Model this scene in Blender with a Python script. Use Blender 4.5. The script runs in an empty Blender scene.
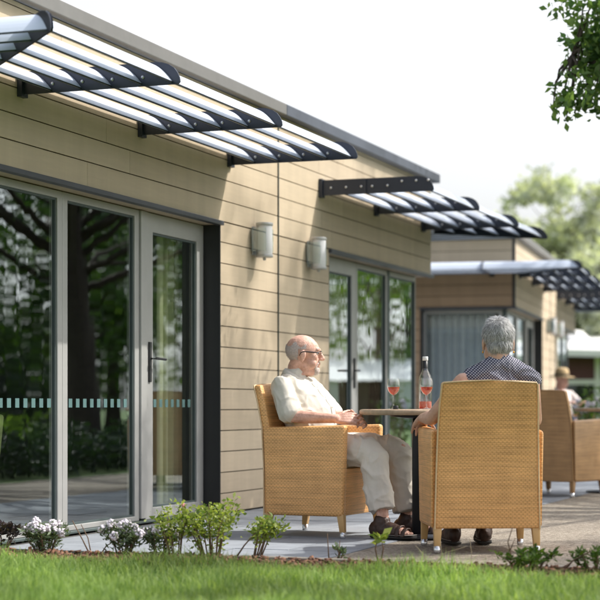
import bpy, bmesh, math, random
import numpy as np
from mathutils import Vector, Matrix, noise

random.seed(7)
rng = np.random.default_rng(11)
PI = math.pi
sc = bpy.context.scene
col = sc.collection

# ------------------------------------------------------------------ materials
def new_mat(name):
    m = bpy.data.materials.new(name)
    m.use_nodes = True
    nt = m.node_tree
    nt.nodes.clear()
    out = nt.nodes.new('ShaderNodeOutputMaterial')
    return m, nt, out

def N(nt, typ, **kw):
    n = nt.nodes.new(typ)
    for k, v in kw.items():
        if k in n.inputs.keys():
            n.inputs[k].default_value = v
        else:
            setattr(n, k, v)
    return n

def mix_rgb(nt, a, b, fac, blend='MIX'):
    n = nt.nodes.new('ShaderNodeMix')
    n.data_type = 'RGBA'
    n.blend_type = blend
    for sock, v in ((n.inputs[0], fac), (n.inputs[6], a), (n.inputs[7], b)):
        if hasattr(v, 'is_output'):
            nt.links.new(v, sock)
        else:
            sock.default_value = v if not isinstance(v, tuple) else (*v, 1)[:4]
    return n.outputs[2]

def math_n(nt, op, a, b=0.0, c=0.0):
    n = nt.nodes.new('ShaderNodeMath')
    n.operation = op
    for i, v in enumerate((a, b, c)):
        if hasattr(v, 'is_output'):
            nt.links.new(v, n.inputs[i])
        else:
            n.inputs[i].default_value = v
    return n.outputs[0]

def basic(name, rgb, rough=.6, metal=0., var=.12, nscale=6., bump=0., bscale=40., island=0., rgb2=None, spec=.5, coat=0.):
    """principled surface with noise-driven colour variation, optional per-piece variation and bump"""
    m, nt, out = new_mat(name)
    p = N(nt, 'ShaderNodeBsdfPrincipled', Roughness=rough, Metallic=metal)
    p.inputs['Specular IOR Level'].default_value = spec
    p.inputs['Coat Weight'].default_value = coat
    tc = N(nt, 'ShaderNodeTexCoord')
    nz = N(nt, 'ShaderNodeTexNoise', Scale=nscale, Detail=6., Roughness=.6)
    nt.links.new(tc.outputs['Object'], nz.inputs['Vector'])
    lo = tuple(c * (1 - var) for c in rgb)
    hi = tuple(min(1, c * (1 + var)) for c in (rgb2 or rgb))
    rmp = N(nt, 'ShaderNodeMapRange')
    rmp.inputs[1].default_value = .3; rmp.inputs[2].default_value = .7
    nt.links.new(nz.outputs['Fac'], rmp.inputs[0])
    c = mix_rgb(nt, lo, hi, rmp.outputs[0])
    if island:
        g = N(nt, 'ShaderNodeNewGeometry')
        f = math_n(nt, 'MULTIPLY_ADD', g.outputs['Random Per Island'], 2 * island, 1 - island)
        c = mix_rgb(nt, c, f, 1.0, 'MULTIPLY')
    nt.links.new(c, p.inputs['Base Color'])
    if bump:
        nb = N(nt, 'ShaderNodeTexNoise', Scale=bscale, Detail=5.)
        nt.links.new(tc.outputs['Object'], nb.inputs['Vector'])
        b = N(nt, 'ShaderNodeBump', Strength=bump, Distance=.01)
        nt.links.new(nb.outputs['Fac'], b.inputs['Height'])
        nt.links.new(b.outputs[0], p.inputs['Normal'])
    nt.links.new(p.outputs[0], out.inputs[0])
    return m

def leaf_mat(name, c1, c2, trans=.4, c3=None):
    m, nt, out = new_mat(name)
    g = N(nt, 'ShaderNodeNewGeometry')
    c = mix_rgb(nt, c1, c2, g.outputs['Random Per Island'])
    tc = N(nt, 'ShaderNodeTexCoord')
    nz = N(nt, 'ShaderNodeTexNoise', Scale=.9, Detail=2.)
    nt.links.new(tc.outputs['Object'], nz.inputs['Vector'])
    r = N(nt, 'ShaderNodeMapRange'); r.inputs[1].default_value = .35; r.inputs[2].default_value = .65
    r.inputs[3].default_value = .7; r.inputs[4].default_value = 1.35
    nt.links.new(nz.outputs['Fac'], r.inputs[0])
    c = mix_rgb(nt, c, r.outputs[0], 1.0, 'MULTIPLY')
    d = N(nt, 'ShaderNodeBsdfPrincipled', Roughness=.5)
    d.inputs['Specular IOR Level'].default_value = .35
    nt.links.new(c, d.inputs['Base Color'])
    t = N(nt, 'ShaderNodeBsdfTranslucent')
    ct = mix_rgb(nt, c, (1.25, 1.3, .55), 1.0, 'MULTIPLY')
    nt.links.new(ct, t.inputs['Color'])
    mx = N(nt, 'ShaderNodeMixShader', Fac=trans)
    nt.links.new(d.outputs[0], mx.inputs[1]); nt.links.new(t.outputs[0], mx.inputs[2])
    nt.links.new(mx.outputs[0], out.inputs[0])
    return m

def glass_mat(name, tint=(.72, .82, .8), k=2.5, base=.15, top=.75, refl=(.92, 1., 1.), wav=.045):
    m, nt, out = new_mat(name)
    ge = N(nt, 'ShaderNodeNewGeometry')
    dt = N(nt, 'ShaderNodeVectorMath', operation='DOT_PRODUCT')
    nt.links.new(ge.outputs['Normal'], dt.inputs[0]); nt.links.new(ge.outputs['Incoming'], dt.inputs[1])
    om = math_n(nt, 'SUBTRACT', 1.0, math_n(nt, 'ABSOLUTE', dt.outputs['Value']))
    fr = math_n(nt, 'MULTIPLY_ADD', math_n(nt, 'POWER', om, 5.0), .96, .04)
    f = math_n(nt, 'MULTIPLY_ADD', fr, k, base)
    f = math_n(nt, 'MINIMUM', f, top)
    t = N(nt, 'ShaderNodeBsdfTransparent'); t.inputs[0].default_value = (*tint, 1)
    g = N(nt, 'ShaderNodeBsdfGlossy', Roughness=0.0); g.inputs[0].default_value = (*refl, 1)
    # very slight float-glass waviness
    tc = N(nt, 'ShaderNodeTexCoord')
    mpw = N(nt, 'ShaderNodeMapping'); mpw.inputs['Scale'].default_value = (3., 3., 1.)
    nt.links.new(tc.outputs['Object'], mpw.inputs[0])
    nz = N(nt, 'ShaderNodeTexNoise', Scale=1.6, Detail=1.)
    nt.links.new(mpw.outputs[0], nz.inputs['Vector'])
    b = N(nt, 'ShaderNodeBump', Strength=wav, Distance=.02)
    nt.links.new(nz.outputs['Fac'], b.inputs['Height'])
    nt.links.new(b.outputs[0], g.inputs['Normal'])
    mx = N(nt, 'ShaderNodeMixShader')
    nt.links.new(f, mx.inputs[0]); nt.links.new(t.outputs[0], mx.inputs[1]); nt.links.new(g.outputs[0], mx.inputs[2])
    nt.links.new(mx.outputs[0], out.inputs[0])
    return m

def wine_mat(name):
    m, nt, out = new_mat(name)
    t = N(nt, 'ShaderNodeBsdfTransparent'); t.inputs[0].default_value = (.93, .36, .27, 1)
    d = N(nt, 'ShaderNodeBsdfPrincipled', Roughness=.05)
    nz = N(nt, 'ShaderNodeTexNoise', Scale=20.)
    c = mix_rgb(nt, (.75, .10, .05), (.85, .17, .09), nz.outputs['Fac'])
    nt.links.new(c, d.inputs['Base Color'])
    mx = N(nt, 'ShaderNodeMixShader', Fac=.42)
    nt.links.new(t.outputs[0], mx.inputs[1]); nt.links.new(d.outputs[0], mx.inputs[2])
    nt.links.new(mx.outputs[0], out.inputs[0])
    return m

def wicker_mat(name, light, dark, pu=.022, pv=.0105):
    """woven resin strands: alternating over / under, from UVs in metres"""
    m, nt, out = new_mat(name)
    uv = N(nt, 'ShaderNodeUVMap')
    sep = N(nt, 'ShaderNodeSeparateXYZ')
    nt.links.new(uv.outputs[0], sep.inputs[0])
    wn = N(nt, 'ShaderNodeTexNoise', Scale=7., Detail=2.); nt.links.new(uv.outputs[0], wn.inputs['Vector'])
    v = math_n(nt, 'DIVIDE', math_n(nt, 'MULTIPLY_ADD', wn.outputs['Fac'], .011, sep.outputs[1]), pv)
    row = math_n(nt, 'FLOOR', v)
    odd = math_n(nt, 'MULTIPLY', math_n(nt, 'MODULO', row, 2.0), .5)
    u = math_n(nt, 'ADD', math_n(nt, 'DIVIDE', sep.outputs[0], pu), odd)
    su = math_n(nt, 'ABSOLUTE', math_n(nt, 'SINE', math_n(nt, 'MULTIPLY', u, PI)))
    sv = math_n(nt, 'ABSOLUTE', math_n(nt, 'SINE', math_n(nt, 'MULTIPLY', v, PI)))
    h = math_n(nt, 'MULTIPLY', math_n(nt, 'POWER', su, .7), math_n(nt, 'MULTIPLY_ADD', sv, .5, .5))
    nz = N(nt, 'ShaderNodeTexNoise', Scale=9., Detail=4.)
    nt.links.new(uv.outputs[0], nz.inputs['Vector'])
    # strand-to-strand tone: noise stretched along the strand
    mp = N(nt, 'ShaderNodeMapping'); mp.inputs['Scale'].default_value = (4., 105., 1.)
    nt.links.new(uv.outputs[0], mp.inputs[0])
    nz2 = N(nt, 'ShaderNodeTexNoise', Scale=1., Detail=1.)
    nt.links.new(mp.outputs[0], nz2.inputs['Vector'])
    tone = math_n(nt, 'ADD', math_n(nt, 'MULTIPLY', nz.outputs['Fac'], .5), math_n(nt, 'MULTIPLY_ADD', nz2.outputs['Fac'], .8, .36))
    c = mix_rgb(nt, dark, light, math_n(nt, 'POWER', h, .8))
    c = mix_rgb(nt, c, tone, 1.0, 'MULTIPLY')
    # every few rows a lighter binding strand, and slow tonal bands
    bind = math_n(nt, 'LESS_THAN', math_n(nt, 'MODULO', math_n(nt, 'ADD', row, 600.0), 7.0), .5)
    bindv = math_n(nt, 'LESS_THAN', math_n(nt, 'MODULO', math_n(nt, 'ADD', math_n(nt, 'FLOOR', math_n(nt, 'DIVIDE', sep.outputs[0], pu * .5)), 600.0), 9.0), .5)
    c = mix_rgb(nt, c, light, math_n(nt, 'MULTIPLY', bind, .35))
    c = mix_rgb(nt, c, light, math_n(nt, 'MULTIPLY', bindv, .22))
    mb_ = N(nt, 'ShaderNodeMapping'); mb_.inputs['Scale'].default_value = (1.2, 16., 1.)
    nt.links.new(uv.outputs[0], mb_.inputs[0])
    nb_ = N(nt, 'ShaderNodeTexNoise', Scale=1., Detail=3.); nt.links.new(mb_.outputs[0], nb_.inputs['Vector'])
    c = mix_rgb(nt, c, math_n(nt, 'MULTIPLY_ADD', nb_.outputs['Fac'], .36, .82), 1.0, 'MULTIPLY')
    p = N(nt, 'ShaderNodeBsdfPrincipled', Roughness=.42)
    nt.links.new(c, p.inputs['Base Color'])
    b = N(nt, 'ShaderNodeBump', Strength=.5, Distance=.003)
    nt.links.new(h, b.inputs['Height']); nt.links.new(b.outputs[0], p.inputs['Normal'])
    nt.links.new(p.outputs[0], out.inputs[0])
    return m

def dots_mat(name):
    """navy cloth with a pale diagonal lattice of small dots"""
    m, nt, out = new_mat(name)
    tc = N(nt, 'ShaderNodeTexCoord')
    sep = N(nt, 'ShaderNodeSeparateXYZ'); nt.links.new(tc.outputs['Object'], sep.inputs[0])
    a = math_n(nt, 'ADD', sep.outputs[0], math_n(nt, 'MULTIPLY', sep.outputs[2], 1.0))
    b = math_n(nt, 'SUBTRACT', sep.outputs[0], math_n(nt, 'MULTIPLY', sep.outputs[2], 1.0))
    def cell(x):
        return math_n(nt, 'ABSOLUTE', math_n(nt, 'SINE', math_n(nt, 'MULTIPLY', x, PI / .0155)))
    d = math_n(nt, 'MULTIPLY', cell(a), cell(b))
    k = math_n(nt, 'GREATER_THAN', d, .56)
    c = mix_rgb(nt, (.030, .031, .068), (.50, .49, .54), k)
    nz = N(nt, 'ShaderNodeTexNoise', Scale=14.)
    nt.links.new(tc.outputs['Object'], nz.inputs['Vector'])
    c = mix_rgb(nt, c, math_n(nt, 'MULTIPLY_ADD', nz.outputs['Fac'], .5, .75), 1.0, 'MULTIPLY')
    p = N(nt, 'ShaderNodeBsdfPrincipled', Roughness=.85); nt.links.new(c, p.inputs['Base Color'])
    nt.links.new(p.outputs[0], out.inputs[0])
    return m

def siding_mat(name, ca=(.51, .412, .292), cb=(.57, .468, .338)):
    m, nt, out = new_mat(name)
    tc = N(nt, 'ShaderNodeTexCoord')
    g = N(nt, 'ShaderNodeNewGeometry')
    c = mix_rgb(nt, ca, cb, g.outputs['Random Per Island'])
    mp = N(nt, 'ShaderNodeMapping'); mp.inputs['Scale'].default_value = (2.0, 2.0, 26.)
    nt.links.new(tc.outputs['Object'], mp.inputs[0])
    nz = N(nt, 'ShaderNodeTexNoise', Scale=1.6, Detail=7., Roughness=.62)
    nt.links.new(mp.outputs[0], nz.inputs['Vector'])
    c = mix_rgb(nt, c, math_n(nt, 'MULTIPLY_ADD', nz.outputs['Fac'], .22, .89), 1.0, 'MULTIPLY')
    # faint weather streaks running down
    mp2 = N(nt, 'ShaderNodeMapping'); mp2.inputs['Scale'].default_value = (9., 9., .7)
    nt.links.new(tc.outputs['Object'], mp2.inputs[0])
    nz2 = N(nt, 'ShaderNodeTexNoise', Scale=1., Detail=4.)
    nt.links.new(mp2.outputs[0], nz2.inputs['Vector'])
    c = mix_rgb(nt, c, math_n(nt, 'MULTIPLY_ADD', nz2.outputs['Fac'], .26, .87), 1.0, 'MULTIPLY')
    # splash marks and grime near the ground
    sz = N(nt, 'ShaderNodeSeparateXYZ'); nt.links.new(tc.outputs['Object'], sz.inputs[0])
    n3 = N(nt, 'ShaderNodeTexNoise', Scale=11., Detail=5.); nt.links.new(tc.outputs['Object'], n3.inputs['Vector'])
    gr_ = N(nt, 'ShaderNodeMapRange'); gr_.inputs[1].default_value = .0; gr_.inputs[2].default_value = .32; gr_.inputs[3].default_value = .5; gr_.inputs[4].default_value = 0.
    nt.links.new(sz.outputs[2], gr_.inputs[0])
    c = mix_rgb(nt, c, (.16, .135, .10), math_n(nt, 'MULTIPLY', gr_.outputs[0], n3.outputs['Fac']))
    p = N(nt, 'ShaderNodeBsdfPrincipled', Roughness=.62); nt.links.new(c, p.inputs['Base Color'])
    b = N(nt, 'ShaderNodeBump', Strength=.12, Distance=.004)
    nt.links.new(nz.outputs['Fac'], b.inputs['Height']); nt.links.new(b.outputs[0], p.inputs['Normal'])
    nt.links.new(p.outputs[0], out.inputs[0])
    return m

def gravel_mat(name):
    m, nt, out = new_mat(name)
    tc = N(nt, 'ShaderNodeTexCoord')
    vo = N(nt, 'ShaderNodeTexVoronoi', Scale=85.)
    nt.links.new(tc.outputs['Object'], vo.inputs['Vector'])
    sp = N(nt, 'ShaderNodeSeparateColor'); nt.links.new(vo.outputs['Color'], sp.inputs[0])
    c = mix_rgb(nt, (.16, .128, .095), (.40, .35, .285), sp.outputs[0])
    nz = N(nt, 'ShaderNodeTexNoise', Scale=1.3, Detail=5.); nt.links.new(tc.outputs['Object'], nz.inputs['Vector'])
    c = mix_rgb(nt, c, math_n(nt, 'MULTIPLY_ADD', nz.outputs['Fac'], .6, .7), 1.0, 'MULTIPLY')
    p = N(nt, 'ShaderNodeBsdfPrincipled', Roughness=.85); nt.links.new(c, p.inputs['Base Color'])
    b = N(nt, 'ShaderNodeBump', Strength=.8, Distance=.006, invert=True)
    nt.links.new(vo.outputs['Distance'], b.inputs['Height']); nt.links.new(b.outputs[0], p.inputs['Normal'])
    nt.links.new(p.outputs[0], out.inputs[0])
    return m

M = {}
M['siding'] = siding_mat('painted_siding')
M['siding_shade'] = siding_mat('shaded_siding', (.40, .265, .165), (.45, .30, .19))  # canopy shade and warm bounce on the end wall painted as browner boards
M['gap'] = basic('shadow_gap', (.035, .03, .022), .9)
M['black'] = basic('black_trim', (.017, .018, .02), .45, bump=.05)
M['joint'] = basic('green_black_joint', (.012, .022, .02), .5)
M['frame'] = basic('grey_aluminium_frame', (.42, .42, .41), .42, .25, var=.05)
M['frame_dark'] = basic('grey_green_gasket', (.07, .095, .095), .5)
M['fascia_pale'] = basic('pale_fascia', (.20, .195, .19), .45, .3, var=.06)
M['fascia_dark'] = basic('slate_fascia', (.10, .115, .15), .45, .3)
M['lintel'] = basic('dark_lintel', (.075, .08, .095), .4, .4)
M['roofing'] = basic('roof_membrane', (.22, .22, .23), .8)
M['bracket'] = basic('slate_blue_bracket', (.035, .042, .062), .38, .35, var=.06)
M['blade'] = basic('silver_blade', (.64, .71, .83), .33, .0, var=.03, nscale=3.)
M['bolt'] = basic('bright_bolt', (.75, .75, .77), .3, .8)
M['glass'] = glass_mat('window_glass', tint=(.92, .95, .94), k=3.2, base=.09, top=.8, refl=(.88, .97, 1.), wav=.02)
M['thin_glass'] = glass_mat('drinking_glass', (.96, .97, .97), 1.6, .05, .8, (1, 1, 1))
M['wine'] = wine_mat('rose_wine')
M['sticker'] = basic('frosted_square', (.085, .17, .168), .6)
M['room'] = basic('room_paint', (.16, .15, .14), .8)
M['room_floor'] = basic('room_floor', (.07, .055, .045), .4)
M['curtain_green'] = basic('green_curtain', (.66, .70, .42), .9)
M['curtain_blue'] = basic('blue_grey_curtain', (.80, .86, .90), .9, var=.08, nscale=12)
M['green_fabric'] = basic('green_upholstery', (.40, .48, .20), .85, bump=.1, bscale=200)
M['lamp_grey'] = basic('lamp_grey_metal', (.50, .50, .50), .38, .3, var=.04)
M['lamp_white'] = basic('opal_cover', (.78, .78, .80), .35, var=.03)
M['lamp_glass'] = glass_mat('lamp_glass_plate', (.86, .93, .95), 2., .12, .8, (.95, 1, 1))
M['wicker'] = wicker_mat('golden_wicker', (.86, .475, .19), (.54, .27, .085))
M['wicker_shade'] = wicker_mat('shaded_wicker', (.54, .33, .165), (.36, .205, .09))  # golden wicker darkened: the far chair's shade is painted into its colour
M['pipe'] = basic('pale_wicker_edge', (.72, .52, .29), .45, nscale=60, bump=.3, bscale=160)
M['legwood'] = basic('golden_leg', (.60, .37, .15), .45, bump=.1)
M['legshade'] = basic('shaded_leg', (.34, .20, .09), .45)  # leg colour darkened the same way, shade painted in
M['cap'] = basic('aluminium_cap', (.75, .75, .76), .25, .85)
M['cushion'] = basic('seat_cushion', (.55, .45, .30), .9)
M['wood'] = basic('table_wood', (.46, .34, .23), .5, var=.25, nscale=18, bump=.1)
M['iron'] = basic('black_iron', (.012, .013, .016), .4, .3, bump=.08)
M['skin'] = basic('sun_tanned_skin', (.62, .33, .235), .5, var=.17, nscale=26, bump=.3, bscale=170, rgb2=(.72, .44, .35))
M['skin_w'] = basic('warm_skin', (.60, .34, .24), .5, var=.1, nscale=30, rgb2=(.62, .38, .28))
M['shirt'] = basic('cream_shirt', (.66, .62, .54), .85, var=.05, nscale=9, bump=.35, bscale=22)
M['trousers'] = basic('beige_trousers', (.72, .66, .575), .85, var=.07, bump=.35, bscale=22)
M['button'] = basic('pale_button', (.55, .5, .42), .35)
M['shoe'] = basic('brown_leather', (.055, .028, .02), .5, var=.3, nscale=40, bump=.2)
M['sole'] = basic('dark_sole', (.03, .028, .026), .8)
M['rim'] = basic('pale_sole_rim', (.30, .27, .24), .7)
M['hair'] = basic('white_grey_hair', (.50, .48, .47), .6, var=.2, nscale=60, island=.3)
M['beard'] = basic('white_stubble', (.60, .51, .46), .8, var=.2, nscale=150, bump=.3, bscale=300)
M['stubble'] = basic('close_cropped_hair', (.55, .46, .43), .7, var=.25, nscale=160, bump=.25, bscale=400)
M['hair_w'] = basic('silver_hair', (.48, .475, .47), .5, var=.35, nscale=30, island=.45)
M['hairbase'] = basic('grey_scalp', (.17, .165, .16), .7)
M['eye'] = basic('eye_white', (.7, .68, .66), .2)
M['lip'] = basic('lip', (.45, .19, .15), .5)
M['spec'] = basic('dark_spectacle_frame', (.02, .018, .02), .3)
M['dots'] = dots_mat('navy_lattice_cloth')
M['gold'] = basic('gold_earring', (.85, .42, .05), .3, .8)
M['navy'] = basic('navy_trousers', (.04, .045, .08), .85)
M['straw'] = basic('straw', (.55, .40, .22), .8, var=.2, nscale=60, bump=.3, bscale=120)
M['pinkshirt'] = basic('pale_shirt', (.74, .68, .66), .85)
M['white'] = basic('white_paint', (.80, .80, .79), .55, var=.03)
M['maroon'] = basic('maroon_panel', (.10, .028, .035), .5)
M['paver'] = basic('blue_grey_paving', (.255, .278, .312), .7, var=.16, nscale=5, bump=.2, bscale=90, island=.10)
M['grout'] = basic('paving_grout', (.09, .088, .085), .9)
M['gravel'] = gravel_mat('resin_gravel')
M['edging'] = basic('pale_edging', (.33, .29, .24), .8, bump=.2)
M['soil'] = basic('bark_soil', (.075, .042, .026), .95, var=.4, nscale=30, bump=.6, bscale=60)
M['chip'] = basic('bark_chip', (.20, .10, .06), .85, var=.3, nscale=50, island=.6)
M['lawn'] = basic('lawn', (.055, .105, .018), .9, var=.35, nscale=9, bump=.5, bscale=120, rgb2=(.09, .15, .03))
M['blade_grass'] = leaf_mat('grass_blade', (.12, .23, .05), (.48, .60, .24), .42)
M['bark'] = basic('tree_bark', (.055, .042, .032), .9, var=.4, nscale=14, bump=.8, bscale=22)
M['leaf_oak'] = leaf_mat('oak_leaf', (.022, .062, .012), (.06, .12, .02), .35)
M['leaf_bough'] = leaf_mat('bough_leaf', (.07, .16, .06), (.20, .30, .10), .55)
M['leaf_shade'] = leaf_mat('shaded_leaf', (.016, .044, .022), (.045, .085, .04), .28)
M['leaf_haze'] = leaf_mat('hazed_leaf', (.40, .44, .40), (.60, .62, .57), .4)  # distance haze and backlight painted into pale leaf colours
M['leaf_mid'] = leaf_mat('mid_leaf', (.05, .11, .02), (.13, .21, .035), .4)
M['leaf_rose'] = leaf_mat('rose_leaf', (.10, .19, .03), (.46, .52, .14), .4)
M['leaf_grey'] = leaf_mat('grey_leaf', (.085, .13, .065), (.20, .26, .15), .25)
M['leaf_dark'] = leaf_mat('purple_leaf', (.035, .02, .025), (.06, .05, .045), .2)
M['stem'] = basic('woody_stem', (.16, .10, .06), .8, bump=.3)
M['petal'] = basic('white_petal', (.78, .72, .78), .7, var=.06)
M['pink'] = basic('pink_petal', (.75, .30, .34), .7)
M['straw_stalk'] = basic('dry_stalk', (.45, .36, .22), .8)

# ------------------------------------------------------------------ object helpers
def tag(o, label=None, cat=None, group=None, kind=None):
    if label: o['label'] = label
    if cat: o['category'] = cat
    if group: o['group'] = group
    if kind: o['kind'] = kind
    return o

def empty(name, loc=(0, 0, 0), rz=0., parent=None):
    o = bpy.data.objects.new(name, None)
    o.empty_display_size = .2
    col.objects.link(o)
    o.location = loc
    o.rotation_euler = (0, 0, rz)
    if parent: o.parent = parent
    return o

def kids(o):
    return [c for c in col.objects if c.parent is o]

def copy_tree(o, parent=None):
    c = o.copy()
    col.objects.link(c)
    c.parent = parent
    for ch in kids(o):
        copy_tree(ch, c)
    return c

def link_mesh(me, name, mats, parent=None, smooth=False, loc=None):
    o = bpy.data.objects.new(name, me)
    for m in (mats if isinstance(mats, (list, tuple)) else [mats]):
        me.materials.append(m)
    col.objects.link(o)
    if parent: o.parent = parent
    if loc: o.location = loc
    if smooth:
        me.polygons.foreach_set('use_smooth', [True] * len(me.polygons))
    return o

class MB:
    def __init__(s):
        s.v = []; s.f = []; s.mi = []; s.cur = 0
    def add(s, vs, fs):
        b = len(s.v)
        s.v += [tuple(v) for v in vs]
        for f in fs:
            s.f.append(tuple(b + i for i in f)); s.mi.append(s.cur)
        return s
    def box(s, x0, x1, y0, y1, z0, z1):
        s.add([(x, y, z) for z in (z0, z1) for y in (y0, y1) for x in (x0, x1)],
              [(0, 2, 3, 1), (4, 5, 7, 6), (0, 1, 5, 4), (2, 6, 7, 3), (0, 4, 6, 2), (1, 3, 7, 5)])
        return s
    def hexa(s, bot, top):
        """four bottom and four top corners, same winding (ccw from above)"""
        s.add(list(bot) + list(top), [(3, 2, 1, 0), (4, 5, 6, 7), (0, 1, 5, 4), (1, 2, 6, 5), (2, 3, 7, 6), (3, 0, 4, 7)])
        return s
    def prism(s, prof, fn0, fn1):
        """extrude closed profile points; fn0/fn1 map a profile point to 3d at each end"""
        n = len(prof)
        a = [fn0(p) for p in prof]; b = [fn1(p) for p in prof]
        fs = [(i, (i + 1) % n, n + (i + 1) % n, n + i) for i in range(n)]
        fs += [tuple(range(n - 1, -1, -1)), tuple(range(n, 2 * n))]
        s.add(a + b, fs)
        return s
    def ring(s, c, ax, ay, n):
        return [tuple(c[k] + ax[k] * math.cos(2 * PI * i / n) + ay[k] * math.sin(2 * PI * i / n) for k in range(3)) for i in range(n)]
    def loft(s, pts, rad, n=14, ref=(1, 0, 0), round_ends=True):
        """rounded tube through pts; rad items are r or (r_ref, r_other)"""
        P = [Vector(p) for p in pts]
        R = [(r, r) if not isinstance(r, (tuple, list)) else r for r in rad]
        rings = []
        ref = Vector(ref)
        L = len(P)
        def frame(i):
            d = (P[min(i + 1, L - 1)] - P[max(i - 1, 0)]).normalized()
            x = ref - d * ref.dot(d)
            if x.length < 1e-3:
                x = Vector((0, 1, 0)) - d * d.y
                if x.length < 1e-3: x = Vector((0, 0, 1)) - d * d.z
            x.normalize()
            return d, x, d.cross(x)
        for i in range(L):
            d, x, y = frame(i)
            if i == 0 and round_ends:
                k = min(R[0])
                for t in (80, 55, 28):
                    c_, s_ = math.cos(math.radians(t)), math.sin(math.radians(t))
                    rings.append(s.ring(P[0] - d * k * s_, x * R[0][0] * c_, y * R[0][1] * c_, n))
            rings.append(s.ring(P[i], x * R[i][0], y * R[i][1], n))
            if i == L - 1 and round_ends:
                k = min(R[-1])
                for t in (28, 55, 80):
                    c_, s_ = math.cos(math.radians(t)), math.sin(math.radians(t))
                    rings.append(s.ring(P[-1] + d * k * s_, x * R[-1][0] * c_, y * R[-1][1] * c_, n))
        vs = [v for r in rings for v in r]
        fs = []
        for k in range(len(rings) - 1):
            for i in range(n):
                j = (i + 1) % n
                fs.append((k * n + i, k * n + j, (k + 1) * n + j, (k + 1) * n + i))
        fs.append(tuple(range(n - 1, -1, -1)))
        m = (len(rings) - 1) * n
        fs.append(tuple(range(m, m + n)))
        s.add(vs, fs)
        return s
    def tube(s, a, b, r0, r1=None, n=8):
        return s.loft([a, b], [r0, r1 if r1 is not None else r0], n, round_ends=False)
    def lathe(s, prof, c=(0, 0, 0), n=24, close=False):
        vs = []; fs = []
        for (r, z) in prof:
            for i in range(n):
                a = 2 * PI * i / n
                vs.append((c[0] + r * math.cos(a), c[1] + r * math.sin(a), c[2] + z))
        for k in range(len(prof) - 1):
            for i in range(n):
                j = (i + 1) % n
                fs.append((k * n + i, k * n + j, (k + 1) * n + j, (k + 1) * n + i))
        if close:
            fs.append(tuple(range(n - 1, -1, -1)))
            m = (len(prof) - 1) * n
            fs.append(tuple(range(m, m + n)))
        s.add(vs, fs)
        return s
    def ell(s, c, r, bx=None, n=18, m=12):
        """ellipsoid, bx = 3 axis vectors"""
        bx = bx or (Vector((1, 0, 0)), Vector((0, 1, 0)), Vector((0, 0, 1)))
        vs = []; fs = []
        c = Vector(c)
        for k in range(1, m):
            th = PI * k / m
            for i in range(n):
                a = 2 * PI * i / n
                vs.append(c + bx[0] * r[0] * math.sin(th) * math.cos(a) + bx[1] * r[1] * math.sin(th) * math.sin(a) - bx[2] * r[2] * math.cos(th))
        vs.append(c - bx[2] * r[2]); vs.append(c + bx[2] * r[2])
        for k in range(m - 2):
            for i in range(n):
                j = (i + 1) % n
                fs.append((k * n + i, k * n + j, (k + 1) * n + j, (k + 1) * n + i))
        b, t = len(vs) - 2, len(vs) - 1
        for i in range(n):
            j = (i + 1) % n
            fs.append((b, j, i)); fs.append((t, (m - 2) * n + i, (m - 2) * n + j))
        s.add(vs, fs)
        return s
    def ring_frame(s, P, o, i, d0, d1):
        """closed rectangular frame: o/i = (s0, s1, z0, z1) outer/inner, P maps (s, d, z)"""
        R = [[(r[0], r[2]), (r[1], r[2]), (r[1], r[3]), (r[0], r[3])] for r in (o, i)]
        vs = [P(a, d, z) for d in (d0, d1) for r in R for (a, z) in r]
        fs = []
        for k in range(4):
            j = (k + 1) % 4
            fs += [(k, j, 4 + j, 4 + k), (8 + k, 12 + k, 12 + j, 8 + j), (k, 8 + k, 8 + j, j), (4 + k, 4 + j, 12 + j, 12 + k)]
        return s.add(vs, fs)
    def mesh(s, name):
        me = bpy.data.meshes.new(name)
        me.from_pydata(s.v, [], s.f)
        me.polygons.foreach_set('material_index', s.mi)
        me.update()
        return me
    def build(s, name, mats, parent=None, smooth=False, bevel=0., loc=None, uv=False, seg=2):
        me = s.mesh(name)
        bm = bmesh.new(); bm.from_mesh(me)
        bmesh.ops.recalc_face_normals(bm, faces=bm.faces)
        if bevel:
            bmesh.ops.bevel(bm, geom=[e for e in bm.edges if e.is_manifold and e.calc_face_angle(0) > .5], offset=bevel, segments=seg, affect='EDGES', profile=.5)
        if uv:
            lay = bm.loops.layers.uv.new('UVMap')
            for f in bm.faces:
                nn = f.normal
                ax = max(range(3), key=lambda k: abs(nn[k]))
                for l in f.loops:
                    c = l.vert.co
                    l[lay].uv = (c.y, c.z) if ax == 0 else ((c.x, c.z) if ax == 1 else (c.x, c.y))
        bm.to_mesh(me); bm.free()
        o = link_mesh(me, name, mats, parent, smooth, loc)
        if smooth and bevel:
            me.set_sharp_from_angle(angle=.7)
        return o

def fast_mesh(name, verts, faces, mats, parent=None, loc=None, smooth=False):
    """verts (n,3) and quads (m,4) numpy arrays"""
    me = bpy.data.meshes.new(name)
    k = faces.shape[1]
    me.vertices.add(len(verts)); me.vertices.foreach_set('co', verts.astype(np.float32).ravel())
    me.loops.add(faces.size); me.loops.foreach_set('vertex_index', faces.astype(np.int32).ravel())
    me.polygons.add(len(faces))
    me.polygons.foreach_set('loop_start', np.arange(0, faces.size, k, dtype=np.int32))
    me.update(calc_edges=True)
    me.validate()
    return link_mesh(me, name, mats, parent, smooth, loc)

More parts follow.
